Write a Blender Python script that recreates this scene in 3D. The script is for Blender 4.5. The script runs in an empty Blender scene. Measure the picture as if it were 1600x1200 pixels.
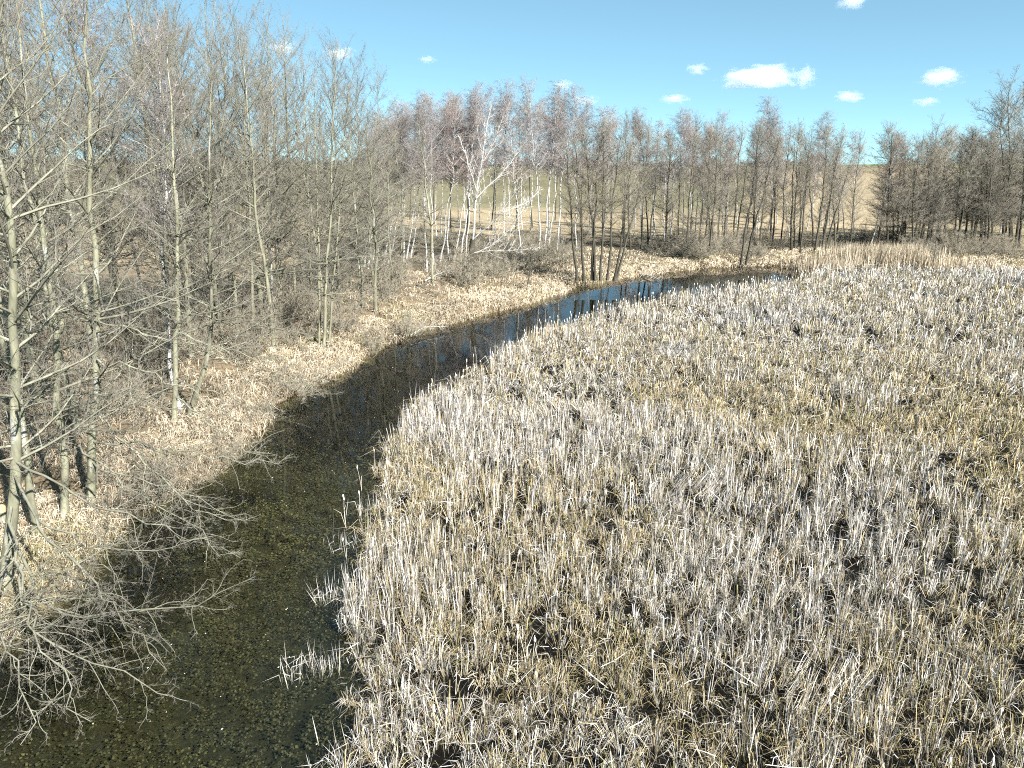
import bpy, math, random
import numpy as np
from mathutils import Vector, Matrix, Quaternion

# ------------------------------------------------------------------ camera, sky, sun, exposure
SC = bpy.context.scene
COL = SC.collection
CAM_H, PITCH, FPX = 8.5, math.radians(16.5), 1110.0      # camera 8.5 m over the water, photo is 1600 x 1200
cam_d = bpy.data.cameras.new('camera'); cam = bpy.data.objects.new('camera', cam_d); COL.objects.link(cam)
cam_d.sensor_width = 36.0; cam_d.lens = 36.0 * FPX / 1600.0; cam_d.clip_start = 0.1; cam_d.clip_end = 30000
cam.location = (0, 0, CAM_H); cam.rotation_euler = (math.pi / 2 - PITCH, 0, 0)
SC.camera = cam

SUN_AZ, SUN_EL = math.radians(137), math.radians(37)     # clockwise from +Y (view direction)
world = bpy.data.worlds.new('World'); SC.world = world; world.use_nodes = True
wn, wl = world.node_tree.nodes, world.node_tree.links
wn.clear()
w_out = wn.new('ShaderNodeOutputWorld'); w_bg = wn.new('ShaderNodeBackground'); w_sky = wn.new('ShaderNodeTexSky')
w_sky.sky_type = 'NISHITA'; w_sky.sun_disc = False
w_sky.sun_elevation = SUN_EL; w_sky.sun_rotation = SUN_AZ
w_sky.altitude = 3000; w_sky.air_density = 0.6; w_sky.dust_density = 0.0; w_sky.ozone_density = 4.0
w_mul = wn.new('ShaderNodeMix'); w_mul.data_type = 'RGBA'; w_mul.blend_type = 'MULTIPLY'
w_mul.inputs[0].default_value = 1.0; w_mul.inputs[7].default_value = (1.20, 1.62, 1.47, 1)
w_gam = wn.new('ShaderNodeGamma'); w_gam.inputs[1].default_value = 0.6   # the photo's tone curve evens the sky out
wl.new(w_sky.outputs[0], w_gam.inputs[0]); wl.new(w_gam.outputs[0], w_mul.inputs[6]); wl.new(w_mul.outputs[2], w_bg.inputs[0]); wl.new(w_bg.outputs[0], w_out.inputs[0])
w_bg.inputs[1].default_value = 0.092

sun_d = bpy.data.lights.new('sun', 'SUN'); sun_d.energy = 5.0; sun_d.angle = math.radians(0.53); sun_d.color = (1.0, 0.975, 0.94)
sun = bpy.data.objects.new('sun', sun_d); COL.objects.link(sun)
SDIR = Vector((math.cos(SUN_EL) * math.sin(SUN_AZ), math.cos(SUN_EL) * math.cos(SUN_AZ), math.sin(SUN_EL)))
sun.rotation_euler = SDIR.to_track_quat('Z', 'Y').to_euler(); sun.location = (30, -30, 60)

SC.view_settings.view_transform = 'Standard'; SC.view_settings.look = 'None'
SC.view_settings.exposure = 1.52; SC.view_settings.gamma = 1.0; SC.view_settings.use_curve_mapping = False
SC.render.engine = 'CYCLES'
cy = SC.cycles
cy.max_bounces = 10; cy.diffuse_bounces = 1; cy.glossy_bounces = 2; cy.transparent_max_bounces = 6
cy.transmission_bounces = 2; cy.volume_bounces = 8; cy.caustics_reflective = False; cy.caustics_refractive = False
cy.use_denoising = False; cy.use_adaptive_sampling = True; cy.adaptive_threshold = 0.03; cy.filter_width = 1.1

# ------------------------------------------------------------------ helpers
CP, SP = math.cos(PITCH), math.sin(PITCH)
def ray(px, py):
    u, v = (px - 800.0) / FPX, (600.0 - py) / FPX
    return np.array((u, CP + v * SP, -SP + v * CP))      # unnormalised, camera depth 1
def gp(px, py, z=0.0):
    d = ray(px, py); t = (z - CAM_H) / d[2]
    return np.array((d[0] * t, d[1] * t, z))
def atY(px, py, Y):
    d = ray(px, py); t = Y / d[1]
    return np.array((d[0] * t, Y, CAM_H + d[2] * t))
def sstep(a, b, x):
    t = np.clip((np.asarray(x, float) - a) / (b - a), 0, 1); return t * t * (3 - 2 * t)
def hash2(ix, iy, seed):
    n = (ix.astype(np.int64) * 374761393 + iy.astype(np.int64) * 668265263 + seed * 974634541) & 0xffffffff
    n = ((n ^ (n >> 13)) * 1274126177) & 0xffffffff
    return ((n ^ (n >> 16)) & 0xffff) / 65535.0
def vnoise(x, y, seed=0):
    x = np.asarray(x, float); y = np.asarray(y, float)
    ix, iy = np.floor(x), np.floor(y); fx, fy = x - ix, y - iy
    fx = fx * fx * (3 - 2 * fx); fy = fy * fy * (3 - 2 * fy)
    a = hash2(ix, iy, seed); b = hash2(ix + 1, iy, seed); c = hash2(ix, iy + 1, seed); d = hash2(ix + 1, iy + 1, seed)
    return (a * (1 - fx) + b * fx) * (1 - fy) + (c * (1 - fx) + d * fx) * fy
def fbm(x, y, seed=0, o=3):
    s = 0; a = 0.5; t = 0
    for k in range(o):
        s = s + a * vnoise(x * 2 ** k, y * 2 ** k, seed + k * 17); t += a; a *= 0.5
    return s / t

def make_mesh(name, verts, tris=None, quads=None, tri_m=None, quad_m=None, color=None, smooth=False):
    verts = np.ascontiguousarray(verts, np.float32)
    me = bpy.data.meshes.new(name)
    nt = 0 if tris is None else len(tris); nq = 0 if quads is None else len(quads)
    loops = []; tot = []; mats = []
    if nt: loops.append(np.asarray(tris, np.int32).ravel()); tot.append(np.full(nt, 3, np.int32)); mats.append(np.zeros(nt, np.int32) if tri_m is None else np.asarray(tri_m, np.int32))
    if nq: loops.append(np.asarray(quads, np.int32).ravel()); tot.append(np.full(nq, 4, np.int32)); mats.append(np.zeros(nq, np.int32) if quad_m is None else np.asarray(quad_m, np.int32))
    loops = np.concatenate(loops); tot = np.concatenate(tot); mats = np.concatenate(mats)
    me.vertices.add(len(verts)); me.vertices.foreach_set('co', verts.ravel())
    me.loops.add(len(loops)); me.loops.foreach_set('vertex_index', loops)
    me.polygons.add(len(tot)); st = np.zeros(len(tot), np.int32); st[1:] = np.cumsum(tot)[:-1]
    me.polygons.foreach_set('loop_start', st); me.polygons.foreach_set('material_index', mats)
    if smooth: me.polygons.foreach_set('use_smooth', np.ones(len(tot), bool))
    if color is not None:
        ca = me.color_attributes.new('tone', 'FLOAT_COLOR', 'POINT')
        c4 = np.ones((len(verts), 4), np.float32); c4[:, :3] = color; ca.data.foreach_set('color', c4.ravel())
    me.update(calc_edges=True)
    return me
def obj(name, me, mats, parent=None, **props):
    for m in (mats if isinstance(mats, (list, tuple)) else [mats]):
        if len(me.materials) < (len(mats) if isinstance(mats, (list, tuple)) else 1): me.materials.append(m)
    o = bpy.data.objects.new(name, me); COL.objects.link(o)
    if parent is not None: o.parent = parent
    for k, v in props.items(): o[k] = v
    return o
def empty(name, loc, **props):
    o = bpy.data.objects.new(name, None); COL.objects.link(o); o.location = loc; o.empty_display_size = 0.2
    for k, v in props.items(): o[k] = v
    return o
def nrm(v): return v / np.maximum(np.linalg.norm(v, axis=-1, keepdims=True), 1e-9)

class Tubes:
    """collects tapered tubes and thin twigs, makes ONE mesh of them"""
    def __init__(s): s.b = {}; s.tw = []
    def add(s, pts, rad, sides, m=0):
        s.b.setdefault((len(pts), sides, m), []).append((np.asarray(pts, float), np.asarray(rad, float)))
    def twigs(s, start, vec, rad, m): s.tw.append((start, vec, rad, m))
    def arrays(s):
        V, T, Q, TM, QM = [], [], [], [], []; off = 0
        for (n, k, m), lst in s.b.items():
            P = np.array([p for p, r in lst]); R = np.array([r for p, r in lst]); B = len(lst)
            t = nrm(np.gradient(P, axis=1)); ref = np.broadcast_to(np.array((0.31, 0.9, 0.29)), t.shape)
            bad = np.abs((t * nrm(ref)).sum(-1)) > 0.93
            ref = np.where(bad.any(axis=1)[:, None, None], np.array((0.9, -0.2, 0.4)), ref)
            a = nrm(np.cross(t, ref)); b = np.cross(t, a)
            th = np.arange(k) * 2 * np.pi / k
            v = P[:, :, None, :] + R[:, :, None, None] * (a[:, :, None, :] * np.cos(th)[None, None, :, None] + b[:, :, None, :] * np.sin(th)[None, None, :, None])
            V.append(v.reshape(-1, 3))
            base = off + np.arange(B)[:, None, None] * n * k; ring = np.arange(n - 1)[None, :, None] * k
            j = np.arange(k)[None, None, :]; j2 = (j + 1) % k
            q = np.stack([base + ring + j, base + ring + j2, base + ring + k + j2, base + ring + k + j], -1).reshape(-1, 4)
            Q.append(q); QM.append(np.full(len(q), m)); off += B * n * k
        for (S, Vv, R, m) in s.tw:
            B = len(S); t = nrm(Vv); ref = np.where((np.abs(t[:, 2]) > 0.8)[:, None], np.array((1., 0, 0)), np.array((0, 0, 1.)))
            a = nrm(np.cross(t, ref)); b = np.cross(t, a); R = np.broadcast_to(np.asarray(R, float), (B,))[:, None]
            v = np.stack([S + R * a, S + R * (-0.5 * a + 0.866 * b), S + R * (-0.5 * a - 0.866 * b), S + Vv], 1)
            V.append(v.reshape(-1, 3)); base = off + np.arange(B)[:, None] * 4
            tr = np.concatenate([base + np.array([[0, 1, 3]]), base + np.array([[1, 2, 3]]), base + np.array([[2, 0, 3]])])
            T.append(tr); TM.append(np.full(len(tr), m)); off += B * 4
        return (np.concatenate(V), np.concatenate(T) if T else None, np.concatenate(Q) if Q else None,
                np.concatenate(TM) if TM else None, np.concatenate(QM) if QM else None)
    def mesh(s, name, smooth=True):
        v, t, q, tm, qm = s.arrays()
        return make_mesh(name, v, t, q, tm, qm, smooth=smooth)

# ------------------------------------------------------------------ materials
def mat(name):
    m = bpy.data.materials.new(name); m.use_nodes = True; n = m.node_tree.nodes; n.clear()
    return m, n, m.node_tree.links, n.new('ShaderNodeOutputMaterial')
def ramp(n, stops):
    r = n.new('ShaderNodeValToRGB'); e = r.color_ramp.elements
    while len(e) < len(stops): e.new(0.5)
    for k, (p, c) in enumerate(stops): e[k].position = p; e[k].color = (*c, 1)
    return r
def noise(n, l, scale, detail=4, rough=0.6, vec=None, dist=0.0):
    t = n.new('ShaderNodeTexNoise'); t.inputs['Scale'].default_value = scale; t.inputs['Detail'].default_value = detail
    t.inputs['Roughness'].default_value = rough; t.inputs['Distortion'].default_value = dist
    if vec is not None: l.new(vec, t.inputs['Vector'])
    return t
def mixc(n, l, fac, a, b, blend='MIX'):
    x = n.new('ShaderNodeMix'); x.data_type = 'RGBA'; x.blend_type = blend
    for sock, val in ((x.inputs[0], fac), (x.inputs[6], a), (x.inputs[7], b)):
        if hasattr(val, 'links') or hasattr(val, 'is_linked'): l.new(val, sock)
        elif isinstance(val, (int, float)): sock.default_value = val
        else: sock.default_value = (*val, 1)
    return x.outputs[2]
def bark(name, lo, hi, spot=None, spot_lo=0.6, stretch=(1, 1, 0.25), scale=9, rough=0.9, bump=0.5):
    m, n, l, out = mat(name)
    tc = n.new('ShaderNodeTexCoord'); mp = n.new('ShaderNodeMapping'); mp.inputs['Scale'].default_value = stretch
    l.new(tc.outputs['Object'], mp.inputs[0])
    a = noise(n, l, scale, 6, 0.65, mp.outputs[0]); r = ramp(n, [(0.3, lo), (0.7, hi)]); l.new(a.outputs[0], r.inputs[0])
    colr = r.outputs[0]
    if spot is not None:
        b = noise(n, l, scale * 0.55, 4, 0.6, mp.outputs[0]); rs = ramp(n, [(spot_lo, (0, 0, 0)), (spot_lo + 0.06, (1, 1, 1))]); l.new(b.outputs[0], rs.inputs[0])
        colr = mixc(n, l, rs.outputs[0], colr, spot)
    oi = n.new('ShaderNodeObjectInfo'); mr = n.new('ShaderNodeMapRange'); mr.inputs[3].default_value = 0.7; mr.inputs[4].default_value = 1.0
    l.new(oi.outputs['Random'], mr.inputs[0])
    vm = n.new('ShaderNodeVectorMath'); vm.operation = 'SCALE'; l.new(colr, vm.inputs[0]); l.new(mr.outputs[0], vm.inputs['Scale'])
    p = n.new('ShaderNodeBsdfPrincipled'); p.inputs['Roughness'].default_value = rough; p.inputs['Specular IOR Level'].default_value = 0.2
    l.new(vm.outputs[0], p.inputs['Base Color'])
    if bump:
        bp = n.new('ShaderNodeBump'); bp.inputs['Strength'].default_value = bump; bp.inputs['Distance'].default_value = 0.02
        l.new(a.outputs[0], bp.inputs['Height']); l.new(bp.outputs[0], p.inputs['Normal'])
    l.new(p.outputs[0], out.inputs[0]); return m
M = {}
M['olive_bark'] = bark('olive_bark', (0.12, 0.118, 0.075), (0.36, 0.35, 0.24), (0.42, 0.41, 0.35), 0.58, scale=6)
M['dark_bark'] = bark('dark_bark', (0.045, 0.042, 0.032), (0.12, 0.11, 0.08), (0.24, 0.24, 0.18), 0.62)
M['birch_bark'] = bark('birch_bark', (0.34, 0.325, 0.29), (0.66, 0.64, 0.60), (0.05, 0.045, 0.04), 0.56, stretch=(1, 1, 2.4), scale=5, bump=0.2)
M['dead_bark'] = bark('dead_bark', (0.55, 0.52, 0.46), (0.76, 0.73, 0.67), (0.3, 0.28, 0.24), 0.64, bump=0.3)
M['olive_branch'] = bark('olive_branch', (0.14, 0.135, 0.095), (0.33, 0.32, 0.24), scale=4, bump=0)
M['dark_branch'] = bark('dark_branch', (0.10, 0.095, 0.07), (0.21, 0.195, 0.15), scale=4, bump=0)
M['alder_twig'] = bark('alder_twig', (0.135, 0.118, 0.092), (0.285, 0.26, 0.215), scale=3, bump=0)
M['far_alder_twig'] = bark('far_alder_twig', (0.18, 0.16, 0.125), (0.33, 0.30, 0.24), scale=1, bump=0)
M['birch_twig'] = bark('birch_twig', (0.21, 0.175, 0.16), (0.35, 0.31, 0.29), scale=1, bump=0)
M['red_twig'] = bark('red_twig', (0.22, 0.165, 0.145), (0.33, 0.27, 0.24), scale=1, bump=0)
M['birch_branch'] = bark('birch_branch', (0.42, 0.39, 0.36), (0.62, 0.59, 0.55), scale=3, bump=0)
M['shrub_twig'] = bark('shrub_twig', (0.19, 0.165, 0.12), (0.33, 0.29, 0.22), scale=2, bump=0)
M['gnawed_wood'] = bark('gnawed_wood', (0.42, 0.25, 0.12), (0.6, 0.42, 0.24), scale=8)

def blade_mat(name, transl=0.12, rough=0.7):
    m, n, l, out = mat(name)
    at = n.new('ShaderNodeAttribute'); at.attribute_name = 'tone'
    p = n.new('ShaderNodeBsdfPrincipled'); p.inputs['Roughness'].default_value = rough; p.inputs['Specular IOR Level'].default_value = 0.25
    l.new(at.outputs['Color'], p.inputs['Base Color'])
    t = n.new('ShaderNodeBsdfTranslucent'); l.new(at.outputs['Color'], t.inputs[0])
    mx = n.new('ShaderNodeMixShader'); mx.inputs[0].default_value = transl
    l.new(p.outputs[0], mx.inputs[1]); l.new(t.outputs[0], mx.inputs[2]); l.new(mx.outputs[0], out.inputs[0]); return m
M['blade'] = blade_mat('dry_blade')
M['weed'] = blade_mat('water_weed', 0.0, 0.6)
def plain(name, lo, hi, scale=20, rough=0.85):
    m, n, l, out = mat(name); tc = n.new('ShaderNodeTexCoord')
    a = noise(n, l, scale, 4, 0.6, tc.outputs['Object']); r = ramp(n, [(0.3, lo), (0.7, hi)]); l.new(a.outputs[0], r.inputs[0])
    p = n.new('ShaderNodeBsdfPrincipled'); p.inputs['Roughness'].default_value = rough; p.inputs['Specular IOR Level'].default_value = 0.2
    l.new(r.outputs[0], p.inputs['Base Color']); l.new(p.outputs[0], out.inputs[0]); return m
M['straw'] = plain('straw', (0.5, 0.44, 0.34), (0.68, 0.62, 0.52), 6)
M['fluff'] = plain('fluff', (0.66, 0.58, 0.46), (0.82, 0.76, 0.66), 40, 1.0)

# ground: zone colours per vertex, grain from noise
gm, n, l, out = mat('ground')
at = n.new('ShaderNodeAttribute'); at.attribute_name = 'tone'
geo = n.new('ShaderNodeNewGeometry')
n1 = noise(n, l, 1.3, 6, 0.65, geo.outputs['Position']); n2 = noise(n, l, 9.0, 5, 0.7, geo.outputs['Position']); n3 = noise(n, l, 0.035, 5, 0.6, geo.outputs['Position'])
r1 = ramp(n, [(0.3, (0.6, 0.58, 0.56)), (0.7, (1.25, 1.25, 1.25))]); l.new(n1.outputs[0], r1.inputs[0])
r2 = ramp(n, [(0.3, (0.5, 0.5, 0.5)), (0.7, (1.35, 1.35, 1.3))]); l.new(n2.outputs[0], r2.inputs[0])
r3 = ramp(n, [(0.35, (0.8, 0.82, 0.8)), (0.65, (1.15, 1.12, 1.1))]); l.new(n3.outputs[0], r3.inputs[0])
c = mixc(n, l, 1.0, at.outputs['Color'], r1.outputs[0], 'MULTIPLY'); c = mixc(n, l, 1.0, c, r2.outputs[0], 'MULTIPLY'); c = mixc(n, l, 1.0, c, r3.outputs[0], 'MULTIPLY')
p = n.new('ShaderNodeBsdfPrincipled'); p.inputs['Roughness'].default_value = 0.95; p.inputs['Specular IOR Level'].default_value = 0.1
bp = n.new('ShaderNodeBump'); bp.inputs['Strength'].default_value = 0.6; bp.inputs['Distance'].default_value = 0.08
l.new(n2.outputs[0], bp.inputs['Height']); l.new(bp.outputs[0], p.inputs['Normal'])
l.new(c, p.inputs['Base Color']); l.new(p.outputs[0], out.inputs[0]); M['ground'] = gm

# water: clear film over the weedy bed, Fresnel reflection, faint ripples
m, n, l, out = mat('water')
geo = n.new('ShaderNodeNewGeometry'); nz = noise(n, l, 2.2, 3, 0.5, geo.outputs['Position'])
bp = n.new('ShaderNodeBump'); bp.inputs['Strength'].default_value = 0.03; bp.inputs['Distance'].default_value = 0.05
l.new(nz.outputs[0], bp.inputs['Height'])
fr = n.new('ShaderNodeFresnel')                            # same reflectance from either side of the sheet
io = n.new('ShaderNodeMapRange'); io.inputs[3].default_value = 1.42; io.inputs[4].default_value = 1 / 1.42
l.new(geo.outputs['Backfacing'], io.inputs[0]); l.new(io.outputs[0], fr.inputs[0]); l.new(bp.outputs[0], fr.inputs['Normal'])
tr = n.new('ShaderNodeBsdfTransparent'); tr.inputs[0].default_value = (0.72, 0.74, 0.62, 1)
gl = n.new('ShaderNodeBsdfGlossy'); gl.inputs['Roughness'].default_value = 0.03; l.new(bp.outputs[0], gl.inputs['Normal'])
mx = n.new('ShaderNodeMixShader'); l.new(fr.outputs[0], mx.inputs[0]); l.new(tr.outputs[0], mx.inputs[1]); l.new(gl.outputs[0], mx.inputs[2])
l.new(mx.outputs[0], out.inputs[0]); M['water'] = m

# ------------------------------------------------------------------ river outline and terrain
LEFT_PX = [(0, 1012), (64, 956), (116, 920), (138, 888), (184, 842), (205, 805), (248, 786), (300, 760), (345, 738), (384, 704), (404, 672), (416, 640),
           (452, 620), (500, 600), (548, 576), (582, 550), (612, 537), (650, 521), (705, 505), (792, 484), (850, 468), (905, 449), (960, 437), (1040, 426), (1100, 419), (1180, 416), (1262, 414), (1312, 417)]
RIGHT_PX = [(528, 1260), (538, 1180), (548, 1110), (553, 1040), (558, 960), (568, 880), (588, 810), (606, 740), (626, 690), (668, 636), (734, 592),
            (800, 556), (870, 520), (950, 494), (1050, 473), (1150, 459), (1240, 447), (1300, 430)]
Lb = [np.array((-19.5, 2.0)), np.array((-15.2, 7.0))] + [gp(*p)[:2] for p in LEFT_PX]
Rb = [np.array((-5.5, 0.0)), np.array((-3.2, 5.0))] + [gp(*p)[:2] for p in RIGHT_PX]
def wiggle(line, seed, amp=0.16):
    out = []
    for a, b in zip(line[:-1], line[1:]):
        k = max(1, int(np.linalg.norm(b - a) / 0.7))
        for i in range(k):
            p = a + (b - a) * i / k; nn = np.array((-(b - a)[1], (b - a)[0])) / (np.linalg.norm(b - a) + 1e-6)
            out.append(p + nn * amp * 2 * (fbm(p[0] * 0.9, p[1] * 0.9, seed) - 0.5))
    return out + [line[-1]]
Lw, Rw = wiggle(Lb, 3, 0.42), wiggle(Rb, 8, 0.4)
POLY = np.array(Lw + Rw[::-1]); NL = len(Lw)
def river(x, y):
    """signed distance to the water's edge (inside negative) and which bank is nearer (True = left bank)"""
    x = np.asarray(x, float).ravel(); y = np.asarray(y, float).ravel()
    D = np.empty(len(x)); S = np.empty(len(x), bool); A = POLY; B = np.roll(POLY, -1, 0); E = B - A; LL = (E ** 2).sum(1) + 1e-9
    seg_left = np.arange(len(A)) < NL - 1
    skip = np.zeros(len(A), bool); skip[-1] = True; skip[NL - 1] = False
    for s in range(0, len(x), 40000):
        P = np.stack([x[s:s + 40000], y[s:s + 40000]], 1)
        d = P[:, None, :] - A[None]; t = np.clip((d * E).sum(-1) / LL, 0, 1)
        q = d - t[..., None] * E; dd = (q ** 2).sum(-1); dd[:, skip] = 1e9
        i = dd.argmin(1); dist = np.sqrt(dd[np.arange(len(P)), i])
        cond = (A[None, :, 1] > P[:, None, 1]) != (B[None, :, 1] > P[:, None, 1])
        xi = A[None, :, 0] + (P[:, None, 1] - A[None, :, 1]) * (E[None, :, 0]) / (E[None, :, 1] + 1e-12)
        ins = (cond & (P[:, None, 0] < xi)).sum(1) % 2 == 1
        D[s:s + 40000] = np.where(ins, -dist, dist); S[s:s + 40000] = seg_left[i]
    # beyond the river's far end the wooded bank continues
    far = y > np.interp(x, [-200, 26, 45, 60, 200], [300, 69.5, 64, 61, 45])
    return D, np.where(D > 0, S | far & (x > 20), S)
def edge_far(x):                                          # where the marsh gives way to the far trees
    return np.interp(x, [20, 28, 36, 45, 60, 200], [70, 68, 66, 64, 60, 45])
def terrain(x, y, full=False):
    shp = np.shape(x); x = np.asarray(x, float).ravel(); y = np.asarray(y, float).ravel()
    D, S = river(x, y); nz = fbm(x * 0.35, y * 0.35, 5) - 0.5; nf = fbm(x * 1.7, y * 1.7, 9) - 0.5
    zin = -0.07 - (0.30 + 0.9 * sstep(19, 25, y)) * sstep(0, 1.6, -D) + 0.1 * nf
    zl = 0.02 + 0.38 * sstep(0, 0.9, D) + 0.5 * sstep(0.7, 7, D) + (0.5 * nz + 0.16 * nf) * sstep(0.2, 2.5, D)
    dry = sstep(-3, 5, y - edge_far(x))
    zr = 0.015 + 0.05 * sstep(0, 1, D) + 0.07 * nf + dry * (0.75 + 0.4 * nz)
    z = np.where(D < 0, zin, np.where(S & (x < 26), zl, zr))
    r = np.hypot(x, y); hills = fbm(x * 0.006 + 3, y * 0.006, 21)
    z = z + 10.5 * sstep(95, 330, r) * (0.75 + 0.5 * hills) * np.where(D < 0, 0, 1) + sstep(300, 1500, r) * 14 * (hills - 0.4)
    if full: return z.reshape(shp), D.reshape(shp), S.reshape(shp)
    return z.reshape(shp)
def tz(x, y): return float(terrain(np.array([x]), np.array([y]))[0])
def ground_at(px, py):
    z = 0.5
    for _ in range(8):
        p = gp(px, py, z); z = tz(p[0], p[1])
    return gp(px, py, z)

def axis(lo, hi, step, far, grow=1.13):
    a = list(np.arange(lo, hi, step)); s = step
    while a[-1] < far: s *= grow; a.append(a[-1] + s)
    s = step; b = [lo]
    while b[-1] > -far: s *= grow; b.append(b[-1] - s)
    return np.array(b[1:][::-1] + a)
gx = axis(-30, 52, 0.6, 4000); gy = axis(3, 74, 0.6, 4000)
GX, GY = np.meshgrid(gx, gy)
GZ, GD, GS = terrain(GX, GY, True)
nx, ny = len(gx), len(gy)
idx = np.arange(nx * ny).reshape(ny, nx)
gq = np.stack([idx[:-1, :-1], idx[:-1, 1:], idx[1:, 1:], idx[1:, :-1]], -1).reshape(-1, 4)
def zone_colour(x, y, D, S):
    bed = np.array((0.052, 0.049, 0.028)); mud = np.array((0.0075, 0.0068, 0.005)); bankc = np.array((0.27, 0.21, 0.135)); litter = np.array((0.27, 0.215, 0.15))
    tan = np.array((0.42, 0.34, 0.225)); green = np.array((0.12, 0.165, 0.05)); olive = np.array((0.215, 0.195, 0.12))
    r = np.hypot(x, y)[..., None]; w = fbm(x * 0.03, y * 0.03, 31)[..., None]; w2 = fbm(x * 0.12, y * 0.12, 37)[..., None]
    left = litter + (bankc - litter) * (1 - sstep(2.2, 6, D)[..., None]) * 0.9
    left = left + (tan - left) * sstep(10, 22, D)[..., None] * (w2 > 0.35)
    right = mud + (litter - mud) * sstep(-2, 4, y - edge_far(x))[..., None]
    deep = np.maximum(sstep(19, 24, y), 0.85 * (S & (y < 19)) * sstep(0.2, 0.6, -D) * (1 - sstep(1.4, 2.8, -D)))[..., None]; bed = bed * (1 - deep) + np.array((0.006, 0.006, 0.005)) * deep
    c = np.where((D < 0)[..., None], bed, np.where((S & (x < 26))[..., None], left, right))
    wood = sstep(56, 62, y)[..., None] * (1 - sstep(84, 96, y))[..., None] * sstep(3, 6, D)[..., None] * (x > -0.3 * y)[..., None]
    c = c + (np.array((0.15, 0.125, 0.09)) * (0.7 + 0.7 * w2) - c) * wood * (~((S == False) & (x < 20)))[..., None]
    # fields behind the trees: tan strip, then rough green slope, fresh green near the crest
    f = sstep(84, 100, r); c = c + (tan * (0.8 + 0.4 * w2) - c) * f
    leftish = (x < 0.32 * y)[..., None]
    slope = np.where(leftish, olive, tan * 0.9)
    c = c + (slope * (0.75 + 0.5 * w) - c) * sstep(128, 150, r)
    c = c * 0.85
    c = c + (green * (0.8 + 0.5 * w) - c) * np.maximum(sstep(285, 300, r), sstep(160, 175, r) * (1 - leftish * 1.0) * (x > 0.62 * y)[..., None])
    return c
gcol = zone_colour(GX, GY, GD, GS).reshape(-1, 3)
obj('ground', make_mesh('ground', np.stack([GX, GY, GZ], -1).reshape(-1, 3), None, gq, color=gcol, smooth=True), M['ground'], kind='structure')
# water sheet: the river and half a metre under its banks
cx = np.arange(-24, 40, 0.5); cyy = np.arange(0, 72, 0.5); WX, WY = np.meshgrid(cx, cyy); WD = river(WX, WY)[0].reshape(WX.shape)
wi = np.arange(WX.size).reshape(WX.shape); keep = (WD[:-1, :-1] < 1.3)
wq = np.stack([wi[:-1, :-1], wi[:-1, 1:], wi[1:, 1:], wi[1:, :-1]], -1)[keep]
used, inv = np.unique(wq, return_inverse=True)
wv = np.stack([WX.ravel()[used], WY.ravel()[used], np.zeros(len(used))], -1)
obj('water', make_mesh('water', wv, None, inv.reshape(-1, 4), smooth=True), M['water'], kind='structure')

# ------------------------------------------------------------------ trees
def rot_about(v, ax, ang):
    c, s = np.cos(ang)[..., None], np.sin(ang)[..., None]
    return v * c + np.cross(ax, v) * s + ax * (ax * v).sum(-1, keepdims=True) * (1 - c)
def along(P, t):
    """points and directions at parameters t (0..1) of polyline P"""
    n = len(P) - 1; f = np.clip(np.asarray(t) * n, 0, n - 1e-6); i = f.astype(int); u = (f - i)[:, None]
    return P[i] * (1 - u) + P[i + 1] * u, nrm(P[i + 1] - P[i])
def leafless(tb, rng, path, r0, par, m_branch, m_twig, first=0.15):
    """side branches and twigs along one branch"""
    L = np.linalg.norm(np.diff(path, axis=0), axis=1).sum()
    k = max(2, int(L / par['gap'])); t = np.linspace(first, 0.97, k) + rng.uniform(-0.03, 0.03, k); t = np.clip(t, 0.05, 0.99)
    p, d = along(path, t)
    ax = nrm(np.cross(d, np.array((0, 0, 1.0))) + 1e-6); up = np.cross(ax, d)
    side = np.where(np.arange(k) % 2 == 0, 1.0, -1.0); tilt = rng.normal(0, par['spread'], k)
    axis_ = nrm(up * np.cos(tilt)[:, None] * side[:, None] + ax * np.sin(tilt)[:, None])
    d2 = nrm(rot_about(d, axis_, np.radians(rng.uniform(32, 62, k)))) + np.array((0, 0, par['lift']))
    l2 = np.clip(L * par['sub'] * (1.05 - t) * rng.uniform(0.6, 1.3, k), 0.16, 2.2)
    S, V = [], []
    for j in range(k):
        dd = nrm(d2[j]); nb = 4 if l2[j] > 0.7 else 3
        q = [p[j]]
        for a in range(nb - 1):
            dd = nrm(dd + rng.normal(0, 0.16, 3) + np.array((0, 0, par['curl'])))
            q.append(q[-1] + dd * l2[j] / (nb - 1))
        q = np.array(q); rb = min(r0 * 0.5 * (1 - 0.6 * t[j]) + par['rt'] * 0.6, 0.02) * (0.4 + 0.6 * min(1, l2[j]))
        tb.add(q, np.linspace(max(rb, par['rt']), par['rt'] * 0.5, nb), 3, m_branch)
        kt = max(2, int(l2[j] / par['tgap'])); tt = rng.uniform(0.12, 1.0, kt); a_, b_ = along(q, tt)
        S.append(a_); V.append(b_)
    kt = max(2, int(L * 0.5 / par['tgap'])); a_, b_ = along(path, rng.uniform(max(first, 0.3), 1.0, kt)); S.append(a_); V.append(b_)
    S = np.concatenate(S); V = np.concatenate(V)
    def fork(S, V, lo, hi, ang):
        ax = nrm(np.cross(V, nrm(rng.normal(0, 1, V.shape)))); D = nrm(rot_about(V, ax, np.radians(rng.uniform(*ang, len(V)))))
        D = nrm(D + np.array((0, 0, par['twz']))); return D * rng.uniform(lo, hi, len(V))[:, None]
    T1 = fork(S, V, par['tl'] * 0.6, par['tl'] * 1.3, (20, 60)); tb.twigs(S, T1, par['rt'], m_twig)
    for f in range(par['forks']):
        S2 = S + T1 * rng.uniform(0.25, 0.8, len(S))[:, None]
        T2 = fork(S2, nrm(T1), par['tl'] * 0.3, par['tl'] * 0.8, (22, 60)); tb.twigs(S2, T2, par['rt'] * 0.75, m_twig)
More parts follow.
